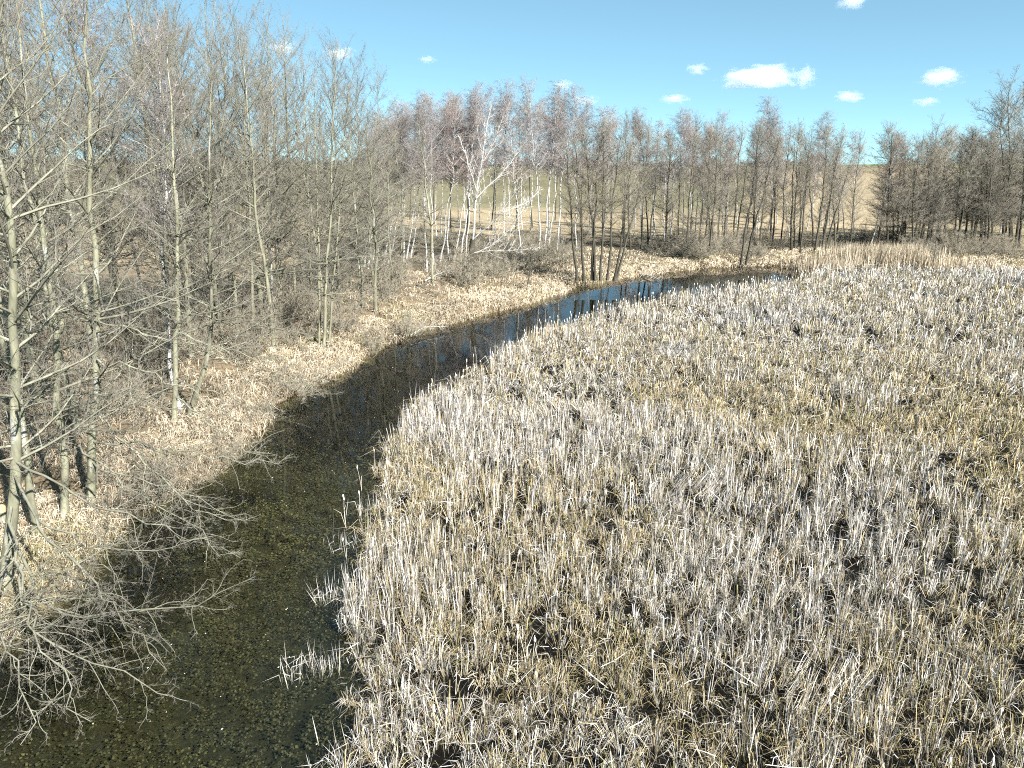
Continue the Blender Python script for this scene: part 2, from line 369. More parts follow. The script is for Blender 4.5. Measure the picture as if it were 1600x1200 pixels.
def stem(rng, H, r0, lean=(0, 0), wob=0.12, n=14, flare=1.35):
    t = np.linspace(0, 1, n); w = np.cumsum(rng.normal(0, wob, (n, 2)), 0) * (H / 15); w = (w - w[0]) * t[:, None] ** 0.5
    P = np.stack([lean[0] * t * H + w[:, 0], lean[1] * t * H + w[:, 1], t * H], 1)
    R = r0 * (1 - t) ** 0.85 + 0.006; R[0] *= flare; return P, R
ALDER = dict(gap=0.25, spread=0.9, lift=0.25, sub=0.42, curl=0.08, tgap=0.09, tl=0.28, rt=0.0039, twz=0.25, forks=2)
FARALD = dict(ALDER, gap=0.27, tgap=0.095, tl=0.38, rt=0.0058, forks=3)
SLIM = dict(FARALD, gap=0.24, tgap=0.085, tl=0.34, rt=0.0050)
BIRCH = dict(gap=0.30, spread=1.0, lift=0.1, sub=0.45, curl=-0.02, tgap=0.075, tl=0.46, rt=0.0060, twz=-0.2, forks=4)
SHRUB = dict(gap=0.22, spread=1.0, lift=0.2, sub=0.35, curl=0.05, tgap=0.09, tl=0.28, rt=0.0075, twz=0.2, forks=3)
def crown(tb, rng, P, R, n_prim, t0, Lmax, elev, shape, par, mb, mt, H, bend):
    t = np.sort(rng.uniform(t0, 0.985, n_prim)); az = np.arange(n_prim) * 2.39996 + rng.uniform(-0.5, 0.5, n_prim)
    p, d = along(P, t)
    for j in range(n_prim):
        e = math.radians(np.interp(t[j], *elev) + rng.normal(0, 8)); L = Lmax * np.interp(t[j], *shape) * rng.uniform(0.65, 1.15)
        dd = np.array((math.cos(az[j]) * math.cos(e), math.sin(az[j]) * math.cos(e), math.sin(e))); q = [p[j]]
        for a in range(5):
            dd = nrm(dd + rng.normal(0, 0.09, 3) + np.array((0, 0, bend))); q.append(q[-1] + dd * L / 5)
        q = np.array(q); rb = min(np.interp(t[j], np.linspace(0, 1, len(R)), R) * 0.5, 0.007 + 0.008 * L)
        tb.add(q, np.linspace(rb, par['rt'], 6), 4, mb); leafless(tb, rng, q, rb, par, mb, mt)
    top = P[-4:]; leafless(tb, rng, top, 0.02, par, mb, mt, 0.1)
def make_kind(kind, v):
    rng = np.random.default_rng(100 + v * 7 + {'alder': 0, 'far_alder': 1000, 'birch': 2000, 'shrub': 3000, 'slim_alder': 4000}[kind])
    tr, cr = Tubes(), Tubes()
    if kind == 'alder':
        H = 14.0; P, R = stem(rng, H, 0.105, wob=0.12); tr.add(P, R, 9, 0)
        crown(cr, rng, P, R, 54, 0.2, 3.2, ([0, .3, .7, 1], [5, 18, 38, 60]), ([0, .25, .5, .8, 1], [.7, 1, 1, .8, .4]), ALDER, 0, 1, H, 0.06)
        mats = (M['olive_bark'], (M['olive_branch'], M['alder_twig']))
    elif kind == 'slim_alder':
        H = 13.0; P, R = stem(rng, H, 0.095, wob=0.1); tr.add(P, R, 7, 0)
        crown(cr, rng, P, R, 44, 0.36, 1.7, ([0, .4, .8, 1], [30, 42, 55, 65]), ([0, .3, .6, .85, 1], [.4, .8, 1, .9, .5]), SLIM, 0, 1, H, 0.03)
        mats = (M['dark_bark'], (M['dark_branch'], M['far_alder_twig']))
    elif kind == 'far_alder':
        H = 13.0; P, R = stem(rng, H, 0.115, wob=0.1); tr.add(P, R, 7, 0)
        crown(cr, rng, P, R, 58, 0.18, 2.7, ([0, .3, .7, 1], [12, 28, 45, 62]), ([0, .25, .5, .8, 1], [.6, .95, 1, .85, .45]), FARALD, 0, 1, H, 0.05)
        mats = (M['dark_bark'], (M['dark_branch'], M['far_alder_twig']))
    elif kind == 'birch':
        H = 14.0; P, R = stem(rng, H, 0.072, wob=0.17); tr.add(P, R, 7, 0)
        crown(cr, rng, P, R, 42, 0.47, 2.1, ([0, .4, .8, 1], [35, 45, 55, 70]), ([0, .4, .6, .85, 1], [.4, .8, 1, .8, .4]), BIRCH, 0, 1, H, -0.02)
        mats = (M['birch_bark'], (M['birch_branch'], M['red_twig'] if v % 3 == 2 else M['birch_twig']))
    else:
        H = 2.6; base = Tubes()
        for k in range(13):
            a, e = rng.uniform(0, 6.28), math.radians(rng.uniform(28, 82)); L = rng.uniform(1.3, 2.8)
            dd = np.array((math.cos(a) * math.cos(e), math.sin(a) * math.cos(e), math.sin(e))); q = [np.array((math.cos(a) * 0.1, math.sin(a) * 0.1, -0.1))]
            for _ in range(5):
                dd = nrm(dd + rng.normal(0, 0.13, 3) + np.array((0, 0, -0.02))); q.append(q[-1] + dd * L / 5)
            q = np.array(q); tr.add(q, np.linspace(0.018, 0.006, 6), 4, 0); leafless(cr, rng, q, 0.018, SHRUB, 0, 1, 0.12)
        mats = (M['olive_branch'], (M['olive_branch'], M['shrub_twig']))
    return tr.mesh(kind + '_trunk'), cr.mesh(kind + '_crown'), mats, H
KINDS = {}
for kind, cnt in (('alder', 4), ('far_alder', 3), ('slim_alder', 3), ('birch', 6), ('shrub', 4)):
    KINDS[kind] = [make_kind(kind, v) for v in range(cnt)]
def put(name, base, vec, kind, v, label, category, group=None, width=1.0, spin=0.0, stems=None, thick=1.0):
    """one tree at base with its stem axis along vec; stems = further (dx, dy, vec, v) shoots of the same stool"""
    root = empty(name, tuple(base), label=label, category=category)
    if group: root['group'] = group
    for (dx, dy, vv, vi) in [(0, 0, vec, v)] + (stems or []):
        tm, cm, mats, H = KINDS[kind][vi % len(KINDS[kind])]
        L = float(np.linalg.norm(vv)); q = Vector((0, 0, 1)).rotation_difference(Vector(vv) / L)
        rotm = q.to_matrix().to_4x4() @ Matrix.Rotation(spin + vi * 1.7 + dx * 9, 4, 'Z')
        for nm, me, mt, w in (('trunk' if kind != 'shrub' else 'stems', tm, [mats[0]], thick), ('crown', cm, list(mats[1]), width)):
            o = obj(nm, me, mt, root); s = L / H
            o.matrix_local = Matrix.Translation((dx, dy, -0.12)) @ rotm @ Matrix.Diagonal((s * w if nm == 'crown' else w, s * w if nm == 'crown' else w, s, 1))
    return root
def from_px(bx, by, tx, ty):
    b = ground_at(bx, by); top = atY(tx, ty, b[1]); return b, top - b
# ------------------------------------------------------------------ trees of the left bank
RNG = np.random.default_rng(5)
ordinal = ['first', 'second', 'third', 'fourth', 'fifth', 'sixth', 'seventh', 'eighth', 'ninth', 'tenth', 'eleventh', 'twelfth', 'thirteenth', 'fourteenth', 'fifteenth', 'sixteenth', 'seventeenth', 'eighteenth', 'nineteenth', 'twentieth']
def hero(name, label, stems, boughs, v, crown_from=0.2, r0=0.13, n_prim=48, seed=0, Lmax=3.0, group=None):
    """an alder traced in depth: each stem is a list of (px, py) at one distance, boughs are (px, py, height) lists"""
    rng = np.random.default_rng(900 + seed); r0 = r0 * 0.72; base = ground_at(*stems[0][0]); root = empty(name, tuple(base), label=label, category='tree')
    if group: root['group'] = group
    cr = Tubes()
    for k, st in enumerate(stems):
        b = ground_at(*st[0]); pts = [b - np.array((0, 0, 0.15))] + [atY(px, py, b[1] + 0.05 * i) for i, (px, py) in enumerate(st[1:])]
        pts = np.array(pts); Lr = np.concatenate([[0], np.cumsum(np.linalg.norm(np.diff(pts, axis=0), axis=1))]); Lr /= Lr[-1]
        t = np.linspace(0, 1, 16); P = np.stack([np.interp(t, Lr, pts[:, i]) for i in range(3)], 1); P[1:-1] = (P[:-2] + 2 * P[1:-1] + P[2:]) / 4
        P[1:-1, :2] += rng.normal(0, 0.035, (14, 2)); P = P - base
        rr = r0 * (1 if k == 0 else rng.uniform(0.5, 0.8)); R = rr * (1 - t) ** 0.8 + 0.008; R[0] *= 1.35
        tr = Tubes(); tr.add(P, R, 10, 0); obj('trunk', tr.mesh('trunk'), M['olive_bark'], root)
        crown(cr, rng, P, R, n_prim if k == 0 else n_prim // 2, crown_from, Lmax, ([0, .3, .7, 1], [0, 14, 36, 60]), ([0, .25, .5, .8, 1], [.7, 1, 1, .8, .4]), ALDER, 0, 1, 14, 0.05)
    obj('crown', cr.mesh('crown'), [M['olive_branch'], M['alder_twig']], root)
    for bl in boughs:
        tb = Tubes(); C = np.array([atY(px, py, base[1] + dy) for px, py, dy in bl]) - base
        Lr = np.concatenate([[0], np.cumsum(np.linalg.norm(np.diff(C, axis=0), axis=1))]); L = Lr[-1]; Lr /= L
        t = np.linspace(0, 1, 14); P = np.stack([np.interp(t, Lr, C[:, i]) for i in range(3)], 1); P[1:-1] = (P[:-2] + 2 * P[1:-1] + P[2:]) / 4
        P[1:] += rng.normal(0, 0.06, (13, 3)); r = 0.009 + 0.0034 * L
        tb.add(P, np.linspace(r, 0.006, 14), 6, 0)
        # forks of the bough, each with its own spray of twigs
        k = int(L / 0.5); ts = np.linspace(0.22, 0.95, k); p, d = along(P, ts)
        for j in range(k):
            side = 1 if j % 2 else -1
            dd = nrm(rot_about(d[j][None], np.array((0, 0, 1.0))[None], np.array([side * math.radians(rng.uniform(28, 60))]))[0] + np.array((0, 0, rng.uniform(-0.25, 0.15))))
            l2 = L * 0.42 * (1.1 - ts[j]) * rng.uniform(0.7, 1.2); q = [p[j]]
            for a in range(6): dd = nrm(dd + rng.normal(0, 0.2, 3) + np.array((0, 0, -0.03))); q.append(q[-1] + dd * l2 / 6)
            q = np.array(q); tb.add(q, np.linspace(r * 0.38 * (1.1 - ts[j]) + 0.004, 0.004, 7), 4, 0)
            leafless(tb, rng, q, 0.012, BOUGH, 0, 1, 0.1)
        leafless(tb, rng, P[4:], 0.014, BOUGH, 0, 1, 0.1)
        obj('bough', tb.mesh('bough'), [M['olive_branch'], M['alder_twig']], root)
    return root
BOUGH = dict(ALDER, gap=0.24, sub=0.4, lift=0.05, curl=0.02, tgap=0.09, tl=0.16, rt=0.0033, twz=0.02, forks=2)
hero('alder_tree', 'thick leaning alder at the left edge whose long boughs hang over the near water',
     [[(10, 915), (20, 760), (28, 610), (20, 460), (12, 350), (6, 280), (-20, 100), (-40, -120)], [(53, 848), (46, 740), (36, 640), (0, 480), (-30, 300), (-70, 60)]],
     [[(18, 800, 0), (40, 900, -1.0), (62, 962, -1.9), (168, 964, -2.2), (224, 950, -2.2), (280, 948, -2.3), (344, 928, -2.4), (388, 902, -2.4)],
      [(18, 790, 0), (30, 880, -1.2), (48, 962, -2.2), (84, 1020, -3.0), (148, 1036, -3.2), (240, 1068, -3.4), (280, 1085, -3.5)],
      [(18, 820, 0), (40, 930, -1.8), (70, 1010, -3.0), (88, 1060, -3.5), (115, 1110, -4.0), (140, 1135, -4.2)],
      [(15, 850, 0), (-10, 950, -2), (10, 1020, -3), (40, 1075, -3.6), (60, 1120, -4.1), (30, 1165, -4.5)],
      [(22, 740, 0), (60, 815, -0.8), (110, 880, -1.4), (180, 940, -2.0), (230, 1000, -2.8), (255, 1050, -3.3)],
      [(23, 720, 0), (100, 755, -0.4), (170, 800, -0.7), (224, 812, -0.8), (288, 840, -1.0), (344, 860, -1.2), (372, 872, -1.3)],
      [(20, 770, 0), (90, 830, -0.8), (152, 862, -1.2), (256, 858, -1.2), (290, 842, -1.2), (330, 830, -1.2)]], 0, seed=1, r0=0.15)
hero('alder_tree', 'straight pale olive alder leaning left, in front of the pale field at the left edge',
     [[(100, 815), (98, 700), (95, 600), (86, 500), (76, 428), (66, 353), (56, 275), (44, 175), (32, 100), (18, -40)]],
     [[(96, 620, 0), (150, 612, -0.5), (210, 620, -0.8), (260, 640, -1), (330, 650, -1.2)],
      [(98, 690, 0), (160, 730, -0.5), (230, 752, -0.8), (300, 775, -1), (350, 800, -1.3), (380, 812, -1.4)]], 1, seed=2, r0=0.115)
hero('alder_tree', 'tallest upright alder trunk standing near the water, third from the left edge',
     [[(140, 792), (143, 710), (154, 613), (150, 530), (146, 460), (142, 367), (143, 270), (140, 190), (134, 100), (128, -60)]],
     [[(144, 690, 0), (210, 690, -0.3), (280, 705, -0.5), (350, 720, -0.6), (420, 722, -0.6), (452, 716, -0.6)],
      [(151, 640, 0), (220, 720, -0.6), (300, 790, -1.2), (350, 822, -1.6), (395, 812, -1.6)],
      [(151, 560, 0), (210, 575, -0.3), (280, 600, -0.6), (340, 640, -0.9), (390, 668, -1.0)],
      [(143, 720, 0), (220, 775, -0.9), (290, 815, -1.5), (340, 850, -2.0), (372, 868, -2.3)],
      [(148, 500, 0), (220, 520, -0.3), (300, 535, -0.5), (370, 560, -0.7)]], 2, seed=3, r0=0.135)
hero('alder_tree', 'slim alder stem rising just left of the slanting white birch',
     [[(272, 668), (276, 560), (278, 460), (274, 360), (272, 240), (266, 140), (262, 60)]],
     [[(275, 590, 0), (330, 610, -0.4), (390, 640, -0.8), (430, 655, -1.0)], [(274, 620, 0), (330, 665, -1.0), (390, 705, -2.2), (440, 728, -3.2)],
      [(277, 520, 0), (330, 540, -0.4), (400, 560, -0.7), (460, 580, -1.0)]], 3, seed=4, r0=0.11)
hero('alder_tree', 'crooked alder bending right at its foot beside the slanting white birch',
     [[(292, 662), (304, 616), (328, 560), (332, 470), (328, 380), (326, 300), (330, 200), (332, 110)]],
     [[(328, 560, 0), (390, 570, -0.5), (450, 590, -1.0), (500, 612, -1.5), (530, 618, -1.8)], [(331, 500, 0), (390, 505, -0.4), (460, 520, -0.8), (520, 548, -1.3)]], 4, seed=5, r0=0.11)
hero('alder_tree', 'dark double-stemmed alder on the grassy bank where the wood ends',
     [[(504, 548), (508, 470), (514, 380), (518, 300), (520, 200), (526, 66)], [(500, 545), (498, 430), (496, 300), (490, 120)], [(510, 545), (524, 420), (532, 300), (546, 130)]], [], 5, seed=6, r0=0.10, n_prim=60, Lmax=2.7)
hero('alder_tree', 'tall narrow alder with a pointed top standing highest against the sky',
     [[(462, 478), (459, 400), (456, 330), (452, 240), (446, 120), (442, 24)]], [], 6, seed=7, r0=0.12, n_prim=56, Lmax=2.6)

def fill(name, px, py, top, kind, v, label, group, tx=None, w=1.0):
    b, vec = from_px(px, py, px if tx is None else tx, top); return put(name, b, vec, kind, v, label, 'tree', group, w, RNG.uniform(0, 6))
b, vec = from_px(284, 652, 205, 40)
put('birch_tree', b, vec, 'birch', 1, 'white birch slanting left among the olive alders of the left wood', 'tree', width=1.0, spin=1.0)
# trees crowding the strip behind the bank
spots = []
tries = 0
while len(spots) < 46 and tries < 6000:
    tries += 1
    y = RNG.uniform(11, 62); x = RNG.uniform(-42, 0)
    D, S = river(np.array([x]), np.array([y]))
    depth_max = np.interp(y, [10, 30, 45, 62], [17, 17, 15, 9])
    if not (S[0] and 2.2 < D[0] < depth_max): continue
    if x < -0.80 * y - 3: continue
    if y < 30 and D[0] < 4.5: continue
    if x > -0.45 * y and y > 22 and D[0] < 6 and RNG.uniform() < 0.7: continue
    if x > -0.1 * y and y > 40: continue
    if any((x - a) ** 2 + (y - b_) ** 2 < 2.4 for a, b_ in spots): continue
    spots.append((x, y))
for i, (x, y) in enumerate(spots):
    z = tz(x, y); H = RNG.uniform(13.5, 17.0) * np.interp(y, [15, 40, 60], [1.0, 1.0, 0.92]) * np.interp(x / y, [-0.5, -0.34, -0.2], [1.0, 0.95, 0.75]); vec = np.array((RNG.normal(0, 0.03) * H, RNG.normal(0, 0.04) * H, H))
    if RNG.uniform() < 0.2:
        put('birch_tree', (x, y, z), vec, 'birch', i, 'thin white birch crowded between the alders of the left wood', 'tree', 'birches inside the left wood', spin=RNG.uniform(0, 6))
    else:
        put('alder_tree', (x, y, z), vec, 'alder', i, 'bare grey alder in the tangle of the left wood behind the waterside trunks', 'tree', 'alders inside the left wood', RNG.uniform(0.85, 1.15), RNG.uniform(0, 6), thick=RNG.uniform(0.8, 1.3))
k = 0; tries = 0
while k < 48 and tries < 6000:
    tries += 1
    y = RNG.uniform(13, 62); x = RNG.uniform(-40, 2); D, S = river(np.array([x]), np.array([y]))
    if not (S[0] and 1.6 < D[0] < 13) or x < -0.8 * y - 2 or (x > -0.14 * y and D[0] < 5): continue
    s = RNG.uniform(0.7, 1.5)
    put('shrub', (x, y, tz(x, y)), np.array((RNG.normal(0, .3), RNG.normal(0, .3), 2.6 * s)), 'shrub', k, 'leafless twiggy shrub in the undergrowth of the left wood', 'shrub', 'undergrowth shrubs of the left wood', 1.1, RNG.uniform(0, 6)); k += 1

for i, (px, py, tx, ty, lab) in enumerate([(372, 535, 352, 12, 'bare alder whose crown tops out just left of the tall pointed alder'), (418, 512, 402, 48, 'slim alder directly left of the tall pointed alder'), (440, 500, 425, 30, 'second slim alder close beside the tall pointed alder'),
        (486, 476, 484, 66, 'bare alder just right of the tall pointed alder'), (548, 452, 556, 82, 'alder at the corner of the wood above the birch clump'), (586, 446, 590, 112, 'last and lowest alder of the left wood, beside the birch clump'), (395, 520, 378, 36, 'leafless alder between the crooked alder and the tall pointed one'), (530, 460, 528, 90, 'fine-twigged alder behind the dark double-stemmed one')]):
    b, vec = from_px(px, py, tx, ty); put('alder_tree', b, vec, 'alder', i, lab, 'tree', None, 1.0, RNG.uniform(0, 6), thick=0.8)
# ------------------------------------------------------------------ birch stand in the middle distance
for i, (px, py, tx, ty) in enumerate([(563, 425, 575, 190), (569, 417, 590, 175), (575, 421, 612, 185), (580, 417, 625, 165), (589, 417, 600, 180), (597, 419, 640, 170), (603, 423, 650, 175)]):
    fill('birch_tree', px, py, ty, 'birch', i, 'white birch stem, %s from the left in the tight clump beside the left wood' % ordinal[i], 'birch clump beside the left wood', tx)
stand = [(630, 417, 628, 160), (635, 404, 660, 150), (641, 404, 690, 158), (667, 425, 655, 152), (677, 414, 672, 160), (687, 412, 720, 148), (701, 406, 705, 165), (709, 410, 738, 150), (719, 408, 755, 160), (727, 408, 745, 140),
         (787, 397, 785, 132), (816, 408, 800, 150), (842, 399, 838, 128), (850, 395, 862, 135), (857, 384, 880, 160), (870, 393, 885, 142)]
for i, (px, py, tx, ty) in enumerate(stand):
    fill('birch_tree', px, py, ty, 'birch', i * 5 + 1, 'white birch, %s from the left in the row behind the leaning dead tree' % ordinal[i], 'birch row behind the dead tree', tx, 1.15)
# more birches and alders a few rows further back
for i in range(66):
    px = 600 + i * 11.3 + RNG.uniform(-8, 8); py = RNG.uniform(340, 392); top = np.interp(px, [610, 860, 1050, 1340], [168, 160, 188, 222]) + RNG.uniform(-18, 26)
    if i % 3: fill('birch_tree', px, py, top, 'birch', i, 'slender white birch in the back rows behind the waterside trees', 'back rows of birches in the far wood', px + RNG.uniform(-12, 14), 1.2)
    else: fill('alder_tree', px, py, top, 'slim_alder', i, 'slender dark alder in the back rows behind the waterside trees', 'back rows of alders in the far wood', px + RNG.uniform(-12, 14))
# the many-stemmed alder
b, vec = from_px(930, 436, 912, 192)
sts = []
for bx, tx, ty, vi in ((904, 878, 212, 1), (914, 898, 205, 2), (926, 932, 186, 0), (938, 950, 184, 1), (948, 972, 196, 2), (957, 992, 215, 0), (960, 1008, 258, 1)):
    dx = (bx - 930) * 0.053; top = atY(tx, ty, b[1]); sts.append((dx, RNG.uniform(-0.2, 0.2), top - b - np.array((dx, 0, 0)), vi))
put('alder_tree', b, vec, 'slim_alder', 0, 'dark alder with many stems fanning from one stool at the water bend', 'tree', None, 1.35, stems=sts)
# waterside trees of the far bank, from left to right
def far_tree(px, py, tx, ty, kind, v, label, more=(), w=1.0, thick=1.0):
    b, vec = from_px(px, py, tx, ty); st = []
    for (dx, t2x, t2y) in more: st.append((dx, 0.2, atY(t2x, t2y, b[1]) - b - np.array((dx, 0.2, 0)), v + len(st) + 1))
    put('birch_tree' if kind == 'birch' else 'alder_tree', b, vec, kind, v, label, 'tree', None, w, RNG.uniform(0, 6), st, thick)
far_tree(1002, 358, 1003, 172, 'birch', 3, 'slim birch with a tall rounded crown just right of the many-stemmed alder', w=1.3)
far_tree(1047, 386, 1056, 178, 'birch', 4, 'dark-footed birch on the small grassy clearing of the far bank', w=1.4)
far_tree(1038, 381, 1030, 232, 'birch', 0, 'short thin birch beside the dark-footed birch on the clearing')
far_tree(1100, 400, 1116, 205, 'far_alder', 1, 'broad dark alder standing left of the forked waterside alder', w=1.2)
far_tree(1079, 374, 1082, 196, 'birch', 2, 'thin birch behind and left of the broad dark alder')
far_tree(1086, 371, 1104, 190, 'birch', 5, 'leaning thin birch directly behind the broad dark alder')
far_tree(1134, 380, 1140, 176, 'birch', 1, 'pale birch between the broad alder and the forked waterside alder', w=1.2)
far_tree(1158, 412, 1186, 190, 'slim_alder', 2, 'forked dark alder leaning right at the water edge of the far bank', [(0.5, 1214, 205)], w=1.1)
far_tree(1180, 372, 1190, 158, 'birch', 0, 'tallest birch of the far bank, behind the forked waterside alder', w=1.2)
far_tree(1205, 376, 1212, 172, 'birch', 3, 'pale birch right behind the tallest birch of the far bank', w=1.2)
far_tree(1242, 390, 1248, 190, 'slim_alder', 3, 'dark straight alder rising out of the bushes, with a second stem', [(0.4, 1266, 196)], w=1.1)
far_tree(1261, 358, 1300, 182, 'birch', 4, 'white birch leaning right between two dark alder pairs', w=1.3)
far_tree(1283, 400, 1310, 198, 'slim_alder', 0, 'pair of right-leaning alder stems left of the open field gap', [(0.3, 1330, 240)], w=1.1)
far_tree(1328, 393, 1348, 214, 'far_alder', 1, 'very thin lone alder in the gap before the open field', w=0.7, thick=0.6)
far_tree(1358, 389, 1402, 205, 'birch', 2, 'white-stemmed birch leaning right at the edge of the field gap', w=1.3)
far_tree(1371, 387, 1398, 222, 'far_alder', 2, 'dark alder just behind the leaning birch at the field gap')
far_tree(1408, 388, 1440, 210, 'slim_alder', 3, 'dense alder group of four stems right of the field gap', [(0.6, 1412, 228), (1.2, 1462, 215), (-0.4, 1425, 250)], w=1.15)
far_tree(1450, 384, 1470, 192, 'far_alder', 0, 'wide dark alder filling the wood edge behind the lone sapling', [(0.9, 1490, 205)], w=1.3)
far_tree(1493, 396, 1528, 205, 'slim_alder', 1, 'two dark stems slanting right beyond the lone sapling', [(0.5, 1506, 212)], w=1.1)
far_tree(1531, 376, 1556, 222, 'slim_alder', 2, 'slanting dark alder with a stem beside the white birch near the right edge', [(-0.5, 1540, 210)], w=1.1)
far_tree(1536, 362, 1568, 200, 'birch', 5, 'white birch trunk shining among dark stems near the right edge')
far_tree(1563, 362, 1582, 205, 'birch', 0, 'second white birch near the right edge under the tallest crown')
far_tree(1578, 384, 1584, 124, 'far_alder', 3, 'tallest bushy-crowned tree at the right edge of the far wood', [(0.8, 1612, 140), (-0.5, 1560, 165)], w=1.5, thick=1.3)
far_tree(1622, 392, 1640, 180, 'far_alder', 0, 'dark alder at the extreme right edge of the far wood', w=1.2)
for i in range(22):
    px = 985 + i * 17 + RNG.uniform(-7, 7); py = RNG.uniform(376, 402)
    if 1325 < px < 1352: continue
    fill('alder_tree', px, py, np.interp(px, [985, 1190, 1350], [200, 195, 225]) + RNG.uniform(-10, 30), 'far_alder' if i % 2 else 'slim_alder', i, 'thin bare alder in the row along the foot of the far bank', 'alders lining the far bank', px + RNG.uniform(-4, 22), 1.0)
# dark wood closing the view on the right
for i in range(36):
    px = 1390 + i * 7.6 + RNG.uniform(-8, 8); fill('alder_tree', px, RNG.uniform(362, 396), RNG.uniform(200, 236), 'far_alder', i, 'dark bare alder in the dense wood behind the right-hand waterside trees', 'alders of the dense right wood', px + RNG.uniform(0, 22), 1.35)
# bushes along the far bank
k = 0
for i in range(84):
    px = RNG.uniform(1040, 1640) if i < 74 else RNG.uniform(740, 900)
    py = RNG.uniform(383, 406) if px > 1000 else RNG.uniform(392, 412)
    if 1300 < px < 1400 and py > 385: py = 380
    b = ground_at(px, py); s = RNG.uniform(0.7, 1.25)
    seg = ['on the bank right of the leaning dead tree', 'below the broad dark alder of the far bank', 'between the forked alder and the field gap', 'in the field gap of the far bank', 'around the dense alder group right of the field gap', 'under the dark trees at the right edge'][int(np.searchsorted([1000, 1150, 1290, 1395, 1500], px))]
    put('shrub', b, np.array((RNG.normal(0, .3), RNG.normal(0, .3), 2.6 * s)), 'shrub', i, 'leafless grey-brown bush ' + seg, 'shrub', 'bushes ' + seg, 1.2, RNG.uniform(0, 6))
for i in range(60):
    px, py = RNG.uniform(560, 1060), RNG.uniform(368, 416)
    if py > 398 and px > 850: continue
    b = ground_at(px, py); s = RNG.uniform(0.45, 1.0)
    put('shrub', b, np.array((RNG.normal(0, .3), RNG.normal(0, .3), 2.6 * s)), 'shrub', i, 'low grey brush around the feet of the white birches', 'shrub', 'brush under the birches', 1.5, RNG.uniform(0, 6))
for i, (px, py) in enumerate([(240, 782), (350, 725), (412, 650), (470, 606), (585, 540), (640, 520)]):
    b = ground_at(px, py); s = RNG.uniform(0.55, 1.0)
    put('shrub', b, np.array((0.35 * s, RNG.normal(-0.2, .3), 2.2 * s)), 'shrub', i, 'low twiggy shrub leaning out from the straw bank at the water edge', 'shrub', 'shrubs at the water edge of the left bank', 1.25, RNG.uniform(0, 6))
b, vec = from_px(1456, 431, 1474, 305)
put('sapling', b, vec, 'far_alder', 2, 'lone bare sapling standing at the edge of the reeds on the right', 'sapling', None, 0.75, 0.5, thick=0.35)
b, vec = from_px(822, 456, 834, 385)
put('sapling', b, vec, 'far_alder', 3, 'thin leaning sapling on the grassy bank left of the many-stemmed alder', 'sapling', None, 0.5, 0.5, thick=0.25)

# the leaning tree with bleached limbs
rng = np.random.default_rng(77); base = ground_at(729, 437)
root = empty('dead_tree', tuple(base), label='dark-trunked leaning tree with bleached white limbs spreading right over the bank', category='tree')
def traced(px_list, Y0, r0, r1, n=10, dy=0.0):
    r0 = r0 * 0.45 if r1 < 0.1 else r0
    pts = np.array([atY(px, py, Y0 + dy * i) for i, (px, py) in enumerate(px_list)]) - base
    L = np.concatenate([[0], np.cumsum(np.linalg.norm(np.diff(pts, axis=0), axis=1))]); L /= L[-1]; t = np.linspace(0, 1, n)
    P = np.stack([np.interp(t, L, pts[:, i]) for i in range(3)], 1); P[1:-1] = (P[:-2] + 2 * P[1:-1] + P[2:]) / 4; P[1:-1] += rng.normal(0, 0.03, (n - 2, 3))
    return P, np.linspace(r0, r1, n)
tb = Tubes(); P, R = traced([(729, 440), (733, 420), (737, 396), (739, 374)], base[1], 0.27, 0.19, 8); tb.add(P, R, 9, 0); obj('trunk', tb.mesh('trunk'), M['dark_bark'], root)
DEAD = dict(BIRCH, gap=0.30, sub=0.42, tgap=0.22, tl=0.40, rt=0.009, twz=0.05, lift=0.25, curl=0.06, forks=1)
for path, r, dy in (([(739, 376), (742, 340), (744, 300), (752, 250), (760, 205), (768, 165)], 0.15, 0.1), ([(740, 374), (764, 352), (782, 333), (798, 308), (815, 290), (830, 272)], 0.13, -0.3),
                    ([(737, 397), (762, 390), (788, 368), (805, 348), (820, 325), (838, 300)], 0.11, -0.5), ([(738, 396), (760, 392), (800, 391), (840, 389)], 0.07, -0.8),
                    ([(744, 310), (762, 290), (785, 270), (800, 250), (812, 236)], 0.09, 0.5), ([(745, 298), (735, 270), (728, 240), (715, 210)], 0.07, 0.3), ([(752, 255), (772, 225), (780, 195), (795, 165)], 0.07, -0.2),
                    ([(782, 333), (800, 326), (822, 318), (846, 296)], 0.06, 0.4)):
    tb = Tubes(); P, R = traced(path, base[1], r, 0.012, 10, dy); tb.add(P, R, 6, 0); leafless(tb, rng, P, 0.035, DEAD, 0, 0, 0.2)
    obj('limb', tb.mesh('limb'), M['dead_bark'], root)
# fallen wood on the bank
def fallen(name, label, pxs, r, z, m, seed):
    rng = np.random.default_rng(seed); C = np.array([gp(px, py, z) for px, py in pxs]); base = C[0].copy()
    tb = Tubes(); t = np.linspace(0, 1, 9); L = np.linspace(0, 1, len(C)); P = np.stack([np.interp(t, L, C[:, i]) for i in range(3)], 1) - base
    P[:, 2] += np.sin(t * 3.1) * 0.12; tb.add(P, np.linspace(r, r * 0.3, 9), 6, 0); leafless(tb, rng, P, r * 0.5, dict(DEAD, tgap=0.25, rt=0.006), 0, 0, 0.1)
    o = obj(name, tb.mesh(name), M[m], None, label=label, category='branch'); o.location = base; return o
fallen('fallen_branch', 'bleached white branch fallen from the bank onto the dark water', [(640, 524), (665, 514), (700, 511)], 0.02, 0.25, 'dead_bark', 1)
fallen('fallen_branch', 'grey stick lying half in the water below the many-stemmed alder', [(1000, 428), (1015, 433), (1030, 437)], 0.05, 0.12, 'dead_bark', 2)
fallen('fallen_branch', 'dark branch lying across the yellow tussocks before the lone sapling', [(1390, 436), (1415, 434), (1432, 427)], 0.06, 0.45, 'dark_bark', 3)
